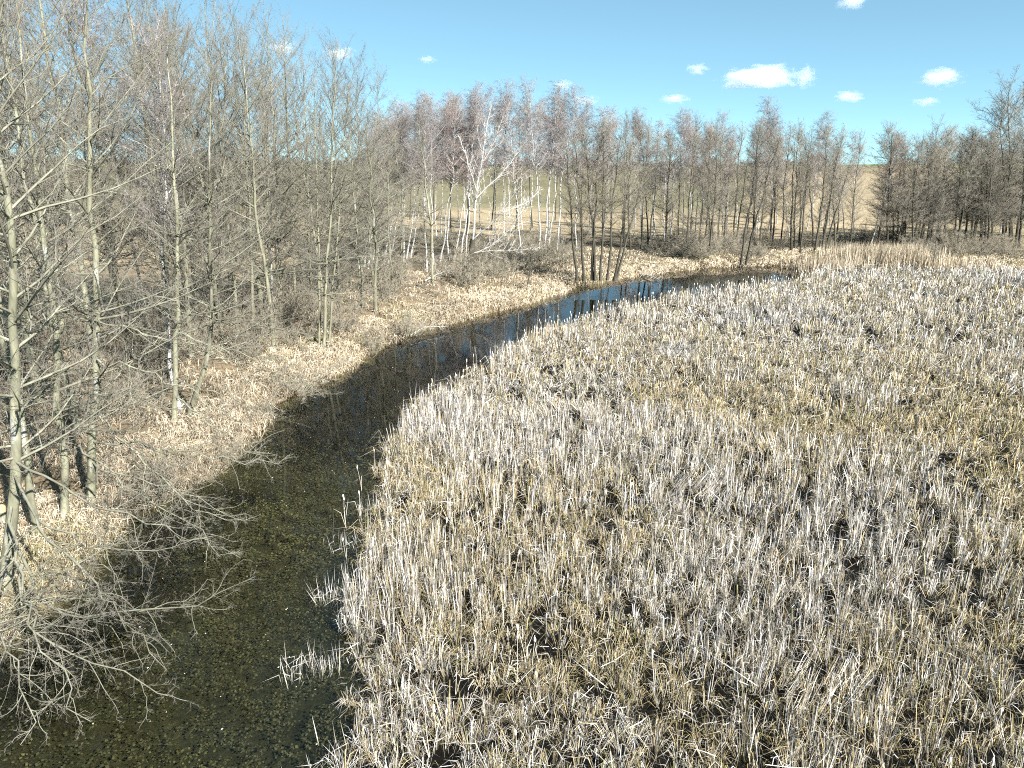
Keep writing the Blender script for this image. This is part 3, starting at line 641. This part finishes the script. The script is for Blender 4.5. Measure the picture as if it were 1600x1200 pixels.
fallen('fallen_branch', 'pale broken limb lying in the straw left of the leaning dead tree', [(662, 440), (690, 428), (718, 418)], 0.06, 1.0, 'dead_bark', 4)
fallen('fallen_branch', 'loose heap of grey brushwood on the straw bank below the birches', [(650, 445), (668, 456), (684, 462)], 0.05, 0.9, 'olive_branch', 5)
# gnawed stump at the left edge
b = ground_at(6, 828); root = empty('tree_stump', tuple(b), label='low orange-brown cut stump at the left edge behind the leaning alder', category='stump')
tb = Tubes(); tb.add(np.array(((0, 0, -0.1), (0, 0, 0.15), (0.02, 0, 0.4), (0.03, 0, 0.5))), np.array((0.2, 0.16, 0.15, 0.14)), 10, 0); obj('bark', tb.mesh('stump'), M['olive_bark'], root)
tb = Tubes(); tb.add(np.array(((0.03, 0, 0.46), (0.03, 0, 0.56), (0.03, 0.01, 0.66), (0.03, 0.01, 0.7))), np.array((0.135, 0.125, 0.07, 0.005)), 10, 0); obj('cut_face', tb.mesh('cut'), M['gnawed_wood'], root)

# far wood on the crest of the fields
rng = np.random.default_rng(12); tb = Tubes(); S, V, Rr = [], [], []
az_all = rng.uniform(-0.72, 0.78, 1500); r_all = np.where((az_all > -0.17) & (az_all < -0.03), rng.uniform(318, 360, 1500), rng.uniform(330, 400, 1500))
X_, Y_ = r_all * np.sin(az_all), r_all * np.cos(az_all); Z_ = terrain(X_, Y_)
for x, y, z, az in zip(X_, Y_, Z_, az_all):
    conifer = -0.17 < az < -0.03
    if 0.40 < az < 0.47: continue
    h = rng.uniform(7, 11) if conifer else rng.uniform(2.0, 5.0) * (0.6 + 0.8 * vnoise(np.array(az * 30), np.array(0.0), 3))
    k = 26 if conifer else 15; t = rng.uniform(0.0, 0.9, k); a = rng.uniform(0, 6.28, k); w = (1.05 - t) * h * 0.28 if conifer else (1.05 - t) ** 0.5 * h * 0.4
    S.append(np.stack([np.full(k, x), np.full(k, y), z + t * h * 0.8], 1)); V.append(np.stack([np.cos(a) * w, np.sin(a) * w, (-0.1 if conifer else 0.6) * w + 0.2], 1)); Rr.append(np.full(k, 0.5 if conifer else 0.35))
tb.twigs(np.concatenate(S), np.concatenate(V), np.concatenate(Rr), 0)
M['far_wood'] = plain('far_wood', (0.09, 0.095, 0.085), (0.17, 0.16, 0.14), 0.05)
obj('distant_wood', tb.mesh('distant_wood'), M['far_wood'], None, kind='stuff', label='low dark wood along the crest of the far fields', category='wood')

rng = np.random.default_rng(31); x = rng.uniform(-34, 30, 60000); y = rng.uniform(9, 72, 60000); D, S_ = river(x, y)
ok = S_ & (D > 0.4) & (D < 14) & (x > -0.85 * y - 4) & (fbm(x * 0.5, y * 0.5, 44) > 0.52); x, y = x[ok], y[ok]; n = min(len(x), 9000); x, y = x[:n], y[:n]; z = terrain(x, y)
a = rng.uniform(0, 6.28, n); L = rng.uniform(0.25, 1.1, n); tb = Tubes()
tb.twigs(np.stack([x, y, z + rng.uniform(0.0, 0.25, n)], 1), np.stack([np.cos(a) * L, np.sin(a) * L, rng.uniform(-0.1, 0.5, n) * L], 1), rng.uniform(0.006, 0.014, n), 0)
obj('brushwood', tb.mesh('brushwood'), M['shrub_twig'], None, kind='stuff', label='dead twigs and brushwood littering the left bank', category='twigs')
# ------------------------------------------------------------------ marsh, bank grass, water weed
RB = np.random.default_rng(42)
STRAW = np.array([(0.68, 0.645, 0.595), (0.61, 0.575, 0.525), (0.50, 0.44, 0.355), (0.74, 0.71, 0.665), (0.34, 0.28, 0.20)])
OCHRE = np.array([(0.54, 0.43, 0.23), (0.44, 0.33, 0.17), (0.60, 0.50, 0.32), (0.36, 0.31, 0.14), (0.50, 0.43, 0.30)])
def sector(r0, r1, dens, a0=-0.62, a1=0.78):
    n = int(0.5 * (r1 * r1 - r0 * r0) * (a1 - a0) * dens)
    r = np.sqrt(RB.uniform(r0 * r0, r1 * r1, n)); a = RB.uniform(a0, a1, n)
    return r * np.sin(a), r * np.cos(a)
def in_marsh(x, y, grow=0.25):
    D, S = river(x, y); ef = edge_far(x)
    return ((D > -grow * RB.uniform(0, 1, len(x))) & ~S & (y < ef + 1 + RB.uniform(-2, 2, len(x))) & (y > 3.5)), D
class Blades:
    """three-point dry blades: base pair, middle pair, tip; the tip may be snapped over"""
    def __init__(s): s.v, s.c = [], []
    def add(s, base, mid, tip, w, col):
        d = tip - base; wv = nrm(np.cross(nrm(d + 1e-6), nrm(RB.normal(0, 1, d.shape)))) * (w[:, None] * 0.5)
        v = np.stack([base - wv, base + wv, mid - wv, mid + wv, tip], 1); s.v.append(v.reshape(-1, 3)); s.c.append(np.repeat(col, 5, 0))
    def mesh(s, name):
        v = np.concatenate(s.v); n = len(v) // 5; b = (np.arange(n) * 5)[:, None]
        t = np.concatenate([b + np.array([[0, 1, 3]]), b + np.array([[0, 3, 2]]), b + np.array([[2, 3, 4]])])
        return make_mesh(name, v, t, color=np.concatenate(s.c))
def pick(pal, n, jit=0.2): return np.clip(pal[RB.integers(0, len(pal), n)] * (0.86 + RB.normal(0, jit, (n, 1))), 0.02, 0.85)
def zone(x, y):
    """0..1: tall stalks here; ochre tussocks here; hole here"""
    tall = sstep(0.40, 0.60, fbm(x * 0.22 + 9, y * 0.22, 61) - 0.07 * (1 - sstep(14, 22, y))); hole = 0.25 * vnoise(x * 1.3, y * 1.3, 71) + 0.4 * vnoise(x * 3.4, y * 3.4, 72) + 0.35 * vnoise(x * 6.5, y * 6.5, 73) + 0.22 * (fbm(x * 0.16, y * 0.16, 74) - 0.5); tint = fbm(x * 0.12 + 4, y * 0.12, 81)
    low = sstep(-14, -5, y - edge_far(x)) * sstep(18, 24, x)   # short yellow tussocks before the far trees
    hole = hole + 0.25 * low
    return tall, hole, tint, low
reeds, sedge = Blades(), Blades()
def tussock_spots(r0, r1, dens, a0=-0.62, a1=0.78):
    """evenly spread tussock centres with black gaps between them"""
    g = 1 / math.sqrt(dens); q = np.arange(-r1, r1, g); X, Y = np.meshgrid(q, np.arange(0, r1, g)); X = X.ravel() + RB.uniform(-0.48, 0.48, X.size) * g; Y = Y.ravel() + RB.uniform(-0.48, 0.48, Y.size) * g
    r = np.hypot(X, Y); a = np.arctan2(X, Y); ok = (r > r0) & (r < r1) & (a > a0) & (a < a1); return X[ok], Y[ok]
for (r0, r1, dens, nst, ncu, big) in ((4.5, 16, 17.0, 10, 34, 0.80), (16, 26, 13.0, 11, 28, 0.88), (26, 40, 7.5, 11, 24, 1.02), (40, 56, 4.2, 10, 22, 1.25), (56, 78, 2.8, 9, 20, 1.5)):
    x, y = tussock_spots(r0, r1, dens); ok, D = in_marsh(x, y, 0.3); x, y, D = x[ok], y[ok], D[ok]
    tall, hole, tint, low = zone(x, y); ok = (hole > 0.36) & (RB.uniform(0, 1, len(x)) < 0.80 + low); x, y, D, tall, tint, low = x[ok], y[ok], D[ok], tall[ok], tint[ok], low[ok]; m = len(x)
    size = RB.lognormal(0, 0.28, m) * big; edge = (D < 2.2)
    flat = sstep(0.64, 0.72, fbm(x * 0.4 + 2, y * 0.4, 66)); wang = fbm(x * 0.1, y * 0.1, 67) * 12; wind = np.stack([np.cos(wang), np.sin(wang)], 1) * (flat * RB.uniform(0.4, 1.5, m))[:, None] + RB.normal(0, 0.05, (m, 2))
    bright = RB.uniform(0.75, 1.15, m)
    # upright stalks and stiff leaves of the tussock
    cnt = np.maximum(1, (nst * (0.25 + 0.95 * tall + 0.4 * edge) * (1 - 0.75 * low) * RB.uniform(0.3, 1.5, m)).astype(int)); ix = np.repeat(np.arange(m), cnt); n = len(ix)
    off = RB.normal(0, 0.055, (n, 2)) * size[ix, None]; h = RB.uniform(0.28, 0.82, n) * (0.62 + 0.5 * tall[ix] + 0.3 * edge[ix]) * np.minimum(size[ix], 1.3) ** 0.4 * (1 - 0.4 * low[ix])
    base = np.stack([x[ix] + off[:, 0], y[ix] + off[:, 1], np.zeros(n)], 1); ln = wind[ix] + off * 1.0 + RB.normal(0, 0.07, (n, 2))
    d_ = np.concatenate([ln, np.ones((n, 1))], 1); d_ /= np.linalg.norm(d_, axis=1, keepdims=True) ** 0.8; tip = base + d_ * h[:, None]
    mid = base + (tip - base) * RB.uniform(0.45, 0.8, n)[:, None]; mid[:, :2] += RB.normal(0, 0.018, (n, 2))
    snap = RB.uniform(0, 1, n) < 0.22; a = RB.uniform(0, 6.28, n); sl = h * RB.uniform(0.15, 0.45, n)
    tip = np.where(snap[:, None], mid + np.stack([np.cos(a) * sl, np.sin(a) * sl, RB.uniform(-0.7, 0.2, n) * sl], 1), tip)
    col = pick(STRAW, n) * bright[ix, None]; col = np.where(RB.uniform(0, 1, (n, 1)) < np.clip(0.75 - 1.2 * tint[ix, None], 0.03, 0.4), pick(OCHRE, n), col)
    rr = np.hypot(x, y)[ix]; reeds.add(base, mid, tip, RB.uniform(0.5, 1.6, n) * np.maximum(0.0085, 0.00064 * rr), np.clip(col, 0.02, 0.8))
    # curled dead leaves hanging round its foot
    cnt = np.maximum(3, (ncu * (1.25 - 0.6 * tall) * RB.uniform(0.5, 1.4, m)).astype(int)); ix = np.repeat(np.arange(m), cnt); n = len(ix); a = RB.uniform(0, 6.28, n)
    h = size[ix] * RB.uniform(0.14, 0.48, n); out = size[ix] * RB.uniform(0.06, 0.40, n); o0 = 0.05 * size[ix]
    base = np.stack([x[ix] + np.cos(a) * o0, y[ix] + np.sin(a) * o0, np.zeros(n)], 1)
    mid = base + np.stack([np.cos(a) * out * 0.55 + RB.normal(0, .02, n), np.sin(a) * out * 0.55 + RB.normal(0, .02, n), h], 1); tip = base + np.stack([np.cos(a) * out * 1.35, np.sin(a) * out * 1.35, h * RB.uniform(0.0, 1.0, n)], 1)
    col = np.where(RB.uniform(0, 1, (n, 1)) < 0.16 + 0.40 * (tint[ix, None] > 0.58) + 0.3 * low[ix, None] + 0.42 * sstep(22, 36, y[ix])[:, None], pick(STRAW, n), pick(OCHRE, n)) * bright[ix, None]
    col = np.where(RB.uniform(0, 1, (n, 1)) < 0.03 + 0.04 * low[ix, None], np.array((0.17, 0.20, 0.055)), col)
    rr = np.hypot(x, y)[ix]; sedge.add(base, mid, tip, RB.uniform(0.5, 1.4, n) * np.maximum(0.0068, 0.0006 * rr), np.clip(col, 0.02, 0.8))
    # broken pieces lying across the tussocks
    x, y = sector(r0, r1, dens * 1.8); ok, D = in_marsh(x, y, 0.3); x, y = x[ok], y[ok]; n = len(x); a = RB.uniform(0, 6.28, n)
    L = np.where(RB.uniform(0, 1, n) < 0.12, RB.uniform(0.3, 0.8, n), RB.uniform(0.08, 0.28, n)); z0 = RB.uniform(0.03, 0.4, n); dz = RB.normal(0, 0.45, n) * L
    base = np.stack([x, y, z0], 1); tip = base + np.stack([np.cos(a) * L, np.sin(a) * L, dz], 1); tip[:, 2] = np.maximum(tip[:, 2], 0.05); mid = (base + tip) / 2 + RB.normal(0, 0.03, (n, 3))
    reeds.add(base, mid, tip, RB.uniform(0.7, 1.5, n) * np.maximum(0.008, 0.0005 * np.hypot(x, y)), pick(STRAW, n))
# loose broken reeds standing in the water off the reed edge
for (px, py, cnt, sp) in ((462, 1050, 40, 0.2), (490, 1045, 50, 0.2), (520, 1040, 50, 0.2), (502, 935, 34, 0.12), (528, 930, 34, 0.14), (530, 848, 22, 0.22), (580, 800, 60, 0.3), (470, 1205, 14, 0.2), (528, 1190, 40, 0.2), (600, 700, 50, 0.3), (562, 850, 50, 0.25), (640, 640, 50, 0.3)):
    c0 = gp(px, py); n = int(cnt * 0.7); base = np.stack([c0[0] + RB.normal(0, sp * 0.8, n), c0[1] + RB.normal(0, sp * 0.8, n), np.full(n, -0.1)], 1); h = RB.uniform(0.2, 0.75, n); ln = RB.normal(0, 0.2, (n, 2))
    tip = base + np.stack([ln[:, 0] * h, ln[:, 1] * h, h], 1); mid = (base + tip) / 2; snap = RB.uniform(0, 1, n) < 0.45; a = RB.uniform(0, 6.28, n)
    tip = np.where(snap[:, None], mid + np.stack([np.cos(a) * h * .6, np.sin(a) * h * .6, RB.uniform(-0.5, 0.2, n) * h * .6], 1), tip)
    reeds.add(base, mid, tip, RB.uniform(0.007, 0.013, n), pick(STRAW[[0, 1, 2]], n, 0.06))
obj('reed_bed', reeds.mesh('reed_bed'), M['blade'], None, kind='stuff', label='dense bed of dry bleached reed stalks and leaves filling the right side', category='reeds')
obj('sedge', sedge.mesh('sedge'), M['blade'], None, kind='stuff', label='ochre tussocks of dead sedge between the reed stalks', category='sedge')

# straw grass of the left bank
grass = Blades()
LW = np.array([p for p in Lw if p[1] > 5]); sl = np.linalg.norm(np.diff(LW, axis=0), axis=1); mid_y = np.hypot(*((LW[:-1] + LW[1:]) / 2).T)
pr = sl * np.clip(26 / mid_y, 0.5, 1.6); n = 40000; i = RB.choice(len(sl), n, p=pr / pr.sum()); u = RB.uniform(0, 1, n)[:, None]; e = (LW[i + 1] - LW[i]) / sl[i, None]
off = np.where(RB.uniform(0, 1, n) < 0.6, RB.uniform(-0.15, 3.0, n), RB.uniform(2.0, 13, n)); p_ = LW[i] * (1 - u) + LW[i + 1] * u + np.stack([-e[:, 1], e[:, 0]], 1) * off[:, None] + RB.normal(0, 0.1, (n, 2))
xf = RB.uniform(24, 64, 7000); yf = edge_far(xf) + RB.uniform(0, 9, 7000); x = np.concatenate([p_[:, 0], xf]); y = np.concatenate([p_[:, 1], yf]); D, S = river(x, y)
ok = S & (D > -0.14) & (x > -0.85 * y - 5)
x, y, D = x[ok], y[ok], D[ok]; z = terrain(x, y)
k = 3; n = len(x) * k; rr = np.hypot(x, y)
tz_ = np.repeat(z, k); a = np.repeat(RB.uniform(0, 6.28, len(x)), k) + RB.normal(0, 0.7, n); h = np.repeat(RB.uniform(0.16, 0.42, len(x)) * (1 - 0.35 * sstep(3, 8, D)), k) * RB.uniform(0.5, 1.2, n); o_ = h * RB.uniform(0.4, 1.5, n)
base = np.stack([np.repeat(x, k) + RB.normal(0, 0.06, n), np.repeat(y, k) + RB.normal(0, 0.06, n), tz_ - 0.03], 1)
mid = base + np.stack([np.cos(a) * o_ * .5, np.sin(a) * o_ * .5, h], 1); tip = base + np.stack([np.cos(a) * o_ * 1.4, np.sin(a) * o_ * 1.4, h * RB.uniform(0.1, 1.0, n)], 1)
BANK = np.array([(0.60, 0.51, 0.37), (0.54, 0.44, 0.30), (0.66, 0.58, 0.45), (0.40, 0.31, 0.20), (0.57, 0.47, 0.33)])
bv = np.repeat(fbm(x * 0.45, y * 0.45, 57), k)[:, None]; bc = pick(BANK, n) * (0.66 + 0.85 * bv); bc = np.where((RB.uniform(0, 1, (n, 1)) < 0.5 * sstep(0.5, 0.7, np.repeat(fbm(x * 0.3 + 7, y * 0.3, 58), k))[:, None]), np.array((0.30, 0.27, 0.13)), bc)
grass.add(base, mid, tip, RB.uniform(0.7, 1.3, n) * np.maximum(0.009, 0.0006 * np.repeat(rr, k)), bc)
obj('bank_grass', grass.mesh('bank_grass'), M['blade'], None, kind='stuff', label='matted straw-coloured grass along the left and far bank', category='grass')
# tall golden reed patch at the river's far end
gold = Blades()
for (px, py, w, cnt) in ((1300, 424, 2.0, 900), (1340, 420, 2.6, 1900), (1380, 418, 2.8, 2200), (1420, 420, 2.6, 1700), (1460, 424, 2.4, 700), (1270, 420, 1.6, 400), (1510, 424, 2.5, 600)):
    c0 = gp(px, py, 0.1); n = cnt; base = np.stack([c0[0] + RB.normal(0, w * .6, n), c0[1] + RB.normal(0, 1.3, n), np.full(n, 0.0)], 1); h = RB.uniform(1.1, 2.6, n) * (0.6 if cnt < 1000 else 1); ln = RB.normal(0.05, 0.12, (n, 2))
    tip = base + np.stack([ln[:, 0] * h, ln[:, 1] * h, h], 1); mid = base + (tip - base) * 0.6 + RB.normal(0, 0.04, (n, 3)); gold.add(base, mid, tip, RB.uniform(0.025, 0.045, n), pick(BANK, n))
obj('golden_reeds', gold.mesh('golden_reeds'), M['blade'], None, kind='stuff', label='tall golden reed patch at the far end of the river', category='reeds')

# water weed just under the surface, and pale flecks floating on it
n = 400000; x = RB.uniform(-20, 3, n); y = RB.uniform(2, 30, n); D, S = river(x, y); r = np.hypot(x, y)
open_ = sstep(0.3, 1.6, -D) * sstep(19.0, 23.0, y)               # deeper clear water past the first bend
left_deep = sstep(0.0, 1.0, -D) * (S & (y < 19)) * (1 - sstep(1.0, 3.2, -D))
cover = np.clip(0.30 + 1.1 * fbm(x * 0.55, y * 0.55, 91) - 0.18, 0, 1) * (1 - open_) * (1 - 0.75 * left_deep)
ok = (D < -0.02) & (RB.uniform(0, 1, n) < cover) & (fbm(x * 3.5, y * 3.5, 93) > 0.37); x, y = x[ok], y[ok]; n = len(x)
ph = RB.uniform(0, 6.28, n); sz = RB.uniform(0.009, 0.030, n) * (1 + 0.3 * (y > 14)); th = np.arange(4) * np.pi / 2
zc = RB.uniform(-0.10, -0.006, n); tx_, ty_ = RB.normal(0, 0.25, n), RB.normal(0, 0.25, n)
rad = sz[:, None] * RB.uniform(0.45, 1.2, (n, 4)); dx = np.cos(th[None] + ph[:, None]) * rad; dy = np.sin(th[None] + ph[:, None]) * rad
v = np.stack([x[:, None] + dx, y[:, None] + dy, np.minimum(zc[:, None] + dx * tx_[:, None] + dy * ty_[:, None], -0.004)], -1); b = (np.arange(n) * 4)[:, None]
t = np.concatenate([b + np.array([[0, 1, 2]]), b + np.array([[0, 2, 3]])])
WEED = np.array([(0.096, 0.088, 0.050), (0.088, 0.080, 0.045), (0.108, 0.097, 0.058), (0.09, 0.09, 0.046), (0.074, 0.066, 0.040)])
wc = pick(WEED, n, 0.09); wc *= 1 + np.array((0.5, 0.5, 0.2)) * sstep(0.58, 0.78, fbm(x * 0.8, y * 0.8, 95))[:, None]
obj('water_weed', make_mesh('water_weed', v.reshape(-1, 3), t, color=np.repeat(wc, 4, 0)), M['weed'], None, kind='stuff', label='olive water weed spread under the surface of the near river', category='weed')
n = 1500; x = RB.uniform(-18, 12, n); y = RB.uniform(3, 40, n); D, S = river(x, y); ok = D < -0.15; x, y = x[ok], y[ok]; n = len(x)
ph = RB.uniform(0, 6.28, n); s = RB.uniform(0.008, 0.024, n); th = np.arange(4) * np.pi / 2
v = np.stack([x[:, None] + np.cos(th + ph[:, None]) * s[:, None] * np.array((1, .5, 1, .5)), y[:, None] + np.sin(th + ph[:, None]) * s[:, None], 0.006 + RB.uniform(0, 0.008, (n, 4))], -1); b = (np.arange(n) * 4)[:, None]
t = np.concatenate([b + np.array([[0, 1, 2]]), b + np.array([[0, 2, 3]])])
obj('floating_flecks', make_mesh('floating_flecks', v.reshape(-1, 3), t, color=np.repeat(pick(np.array([(0.7, 0.68, 0.6), (0.5, 0.46, 0.3), (0.35, 0.3, 0.16)]), n), 4, 0)), M['weed'], None, kind='stuff', label='pale leaf flecks floating on the dark water', category='leaves')

# cattails with fluffy seed heads: the nearest ones one by one, the rest as one mass
def spindle(h, r, sides=6):
    tb = Tubes(); tb.add(np.array(((0, 0, 0), (0, 0, h * .12), (0.003, 0, h * .45), (0.004, 0.002, h * .8), (0.004, 0, h))), np.array((0.004, r * .8, r, r * .75, 0.003)), sides, 0); return tb
CT = []
for v in range(6):
    rr = np.random.default_rng(60 + v); H = 0.62 + 0.055 * v; lx, ly = rr.normal(0, 0.05, 2)
    P = np.array([(lx * t * t * H, ly * t * t * H, H * t) for t in np.linspace(0, 1, 5)]); a = Tubes(); a.add(P, np.linspace(0.006, 0.0035, 5), 4, 0)
    hd = spindle(0.11 + 0.015 * (v % 3), 0.012 + 0.003 * (v % 4)); hv = hd.arrays()
    rag = hv[0] + rr.normal(0, 0.004, hv[0].shape) + P[-1] - np.array((0, 0, 0.02)); hm = make_mesh('seed_head', rag, None, hv[2], smooth=True)
    lf = []
    for q in range(2):
        bl = Blades(); an = rr.uniform(0, 6.28); hh = H * rr.uniform(0.55, 0.9); m_ = np.array([[math.cos(an) * .06, math.sin(an) * .06, hh * .7]]); tp = np.array([[math.cos(an) * rr.uniform(.1, .35), math.sin(an) * .25, hh * rr.uniform(.55, 1.0)]])
        bl.add(np.zeros((1, 3)), m_, tp, np.array([0.010]), np.array([[0.62, 0.56, 0.46]])); lf.append(bl.mesh('leaf'))
    CT.append((a.mesh('stalk'), hm, lf, H))
x, y = sector(5.0, 62, 1.5); ok, D = in_marsh(x, y, 0.3); x, y, D = x[ok], y[ok], D[ok]; tall, hole, tint, low = zone(x, y); ok = (RB.uniform(0, 1, len(x)) < 0.16 + 0.4 * tall + 0.5 * (D < 3.0)) & (low < 0.4); x, y = x[ok], y[ok]
ex, ey = [], []
for i in range(len(Rw) - 1):                                     # the reed edge along the water carries more heads
    if Rw[i][1] > 14:
        for _ in range(2): p = Rw[i] + RB.normal(0, 0.35, 2); ex.append(p[0] + 0.35); ey.append(p[1] - 0.2)
x = np.concatenate([x, ex]); y = np.concatenate([y, ey])
inview = (np.abs(x) < 0.74 * (y * CP + 6.5 * SP)) & (y > 6.2); d = np.hypot(x, y) + np.where(inview, 0, 1000); order = np.argsort(d)
near, rest = order[:300], order[300:]
for i in near:
    st, hm, lf, H = CT[int(RB.integers(0, 6))]; s = RB.uniform(0.85, 1.2)
    r_ = empty('cattail', (x[i], y[i], -0.02), label='dry pale cattail with a fluffy seed head standing in the near reed bed', category='cattail', group='cattails of the near reed bed')
    r_.rotation_euler = (RB.normal(0, 0.06), RB.normal(0, 0.06), RB.uniform(0, 6.28)); r_.scale = (s, s, s)
    obj('stalk', st, M['straw'], r_); obj('seed_head', hm, M['fluff'], r_)
    for q in lf: obj('leaf', q, M['blade'], r_)
V, Q, QM, off = [], [], [], 0
for i in rest:
    if d[i] > 900 and y[i] < 4: continue
    st, hm, lf, H = CT[int(RB.integers(0, 6))]; s = RB.uniform(0.9, 1.3); w = max(1.0, 0.035 * math.hypot(x[i], y[i]))
    tb = Tubes(); lx, ly = RB.normal(0, 0.06, 2); h = H * s; top = np.array((lx * h, ly * h, h))
    tb.add(np.array(((0, 0, 0), top)), np.array((0.006, 0.004)) * w, 3, 0); hl, hr = 0.13 * s, 0.015 * w
    tb.add(np.array((top, top + (0, 0, hl * .15), top + (0, 0, hl * .6), top + (0, 0, hl))), np.array((0.004, hr, hr, 0.004)), 5, 1)
    v, _, q, _, qm = tb.arrays(); V.append(v + np.array((x[i], y[i], -0.02))); Q.append(q + off); QM.append(qm); off += len(v)
obj('cattail_stand', make_mesh('cattail_stand', np.concatenate(V), None, np.concatenate(Q), None, np.concatenate(QM)), [M['straw'], M['fluff']], None, kind='stuff', label='farther cattail stalks with pale heads across the reed bed', category='cattails')
# ------------------------------------------------------------------ fair-weather clouds
def cloud_mat():
    m, n, l, out = mat('cloud')
    tc = n.new('ShaderNodeTexCoord'); oi = n.new('ShaderNodeObjectInfo')
    nz = n.new('ShaderNodeTexNoise'); nz.noise_dimensions = '4D'; nz.inputs['Scale'].default_value = 2.0; nz.inputs['Detail'].default_value = 7; nz.inputs['Roughness'].default_value = 0.6
    ml = n.new('ShaderNodeMath'); ml.operation = 'MULTIPLY'; ml.inputs[1].default_value = 50; l.new(oi.outputs['Random'], ml.inputs[0])
    l.new(tc.outputs['Object'], nz.inputs['Vector']); l.new(ml.outputs[0], nz.inputs['W'])
    ln = n.new('ShaderNodeVectorMath'); ln.operation = 'LENGTH'; l.new(tc.outputs['Object'], ln.inputs[0])
    def math_(op, a, b):
        q = n.new('ShaderNodeMath'); q.operation = op
        for k, v in enumerate((a, b)):
            if isinstance(v, (int, float)): q.inputs[k].default_value = v
            else: l.new(v, q.inputs[k])
        return q.outputs[0]
    fall = math_('SUBTRACT', 1.0, ln.outputs['Value'])           # 1 in the core, 0 at the rim
    a = math_('ADD', math_('MULTIPLY', math_('SUBTRACT', nz.outputs[0], 0.5), 3.6), math_('MULTIPLY', math_('SUBTRACT', fall, 0.34), 1.5))
    cl = n.new('ShaderNodeClamp'); l.new(math_('MULTIPLY', a, 1.6), cl.inputs[0])
    v = n.new('ShaderNodeVolumePrincipled'); v.inputs['Color'].default_value = (1, 1, 1, 1); v.inputs['Anisotropy'].default_value = 0.0
    l.new(math_('MULTIPLY', cl.outputs[0], 0.010), v.inputs['Density']); l.new(v.outputs[0], out.inputs['Volume']); return m
M['cloud'] = cloud_mat()
def ico(sub):
    import bmesh
    bm = bmesh.new(); bmesh.ops.create_icosphere(bm, subdivisions=sub, radius=1.0); me = bpy.data.meshes.new('cloud'); bm.to_mesh(me); bm.free(); return me
cm = ico(3)
for (px, py, w, h, lab) in ((1185, 121, 150, 42, 'largest flat-bottomed white cumulus above the far wood'), (1258, 120, 44, 40, 'ragged cloud puff right beside the largest cumulus'), (1090, 108, 40, 22, 'small thin cloud just left of the largest cumulus'),
                            (1470, 122, 78, 34, 'compact white cumulus high on the right'), (1326, 152, 60, 20, 'low flat cloud midway between the two large cumulus clouds'), (1448, 159, 46, 16, 'faint flat wisp under the right-hand cumulus'),
                            (1054, 155, 52, 18, 'lone flat cloud just above the treetops in the centre'), (914, 157, 48, 18, 'faint low cloud over the birch tops'), (880, 133, 38, 18, 'pale wisp above the birch tops left of centre'),
                            (668, 93, 34, 14, 'tiny isolated cloud in the left part of the open sky'), (1330, 3, 54, 30, 'cloud cut by the top edge of the picture'), (530, 85, 60, 34, 'cloud showing behind the crowns of the left wood'), (442, 76, 52, 30, 'cloud behind the tall narrow alder top')):
    dv = ray(px, py); el = dv[2] / np.linalg.norm(dv[:2]); dist = 5200.0
    k = dist; o = obj('cloud', cm, M['cloud'], None, label=lab, category='cloud', group='small fair-weather clouds')
    o.location = (dv[0] * k, dv[1] * k, CAM_H + dv[2] * k); s = dist / FPX
    o.scale = (w * 0.5 * s * 1.12, w * 0.4 * s, h * 0.5 * s * 1.15)
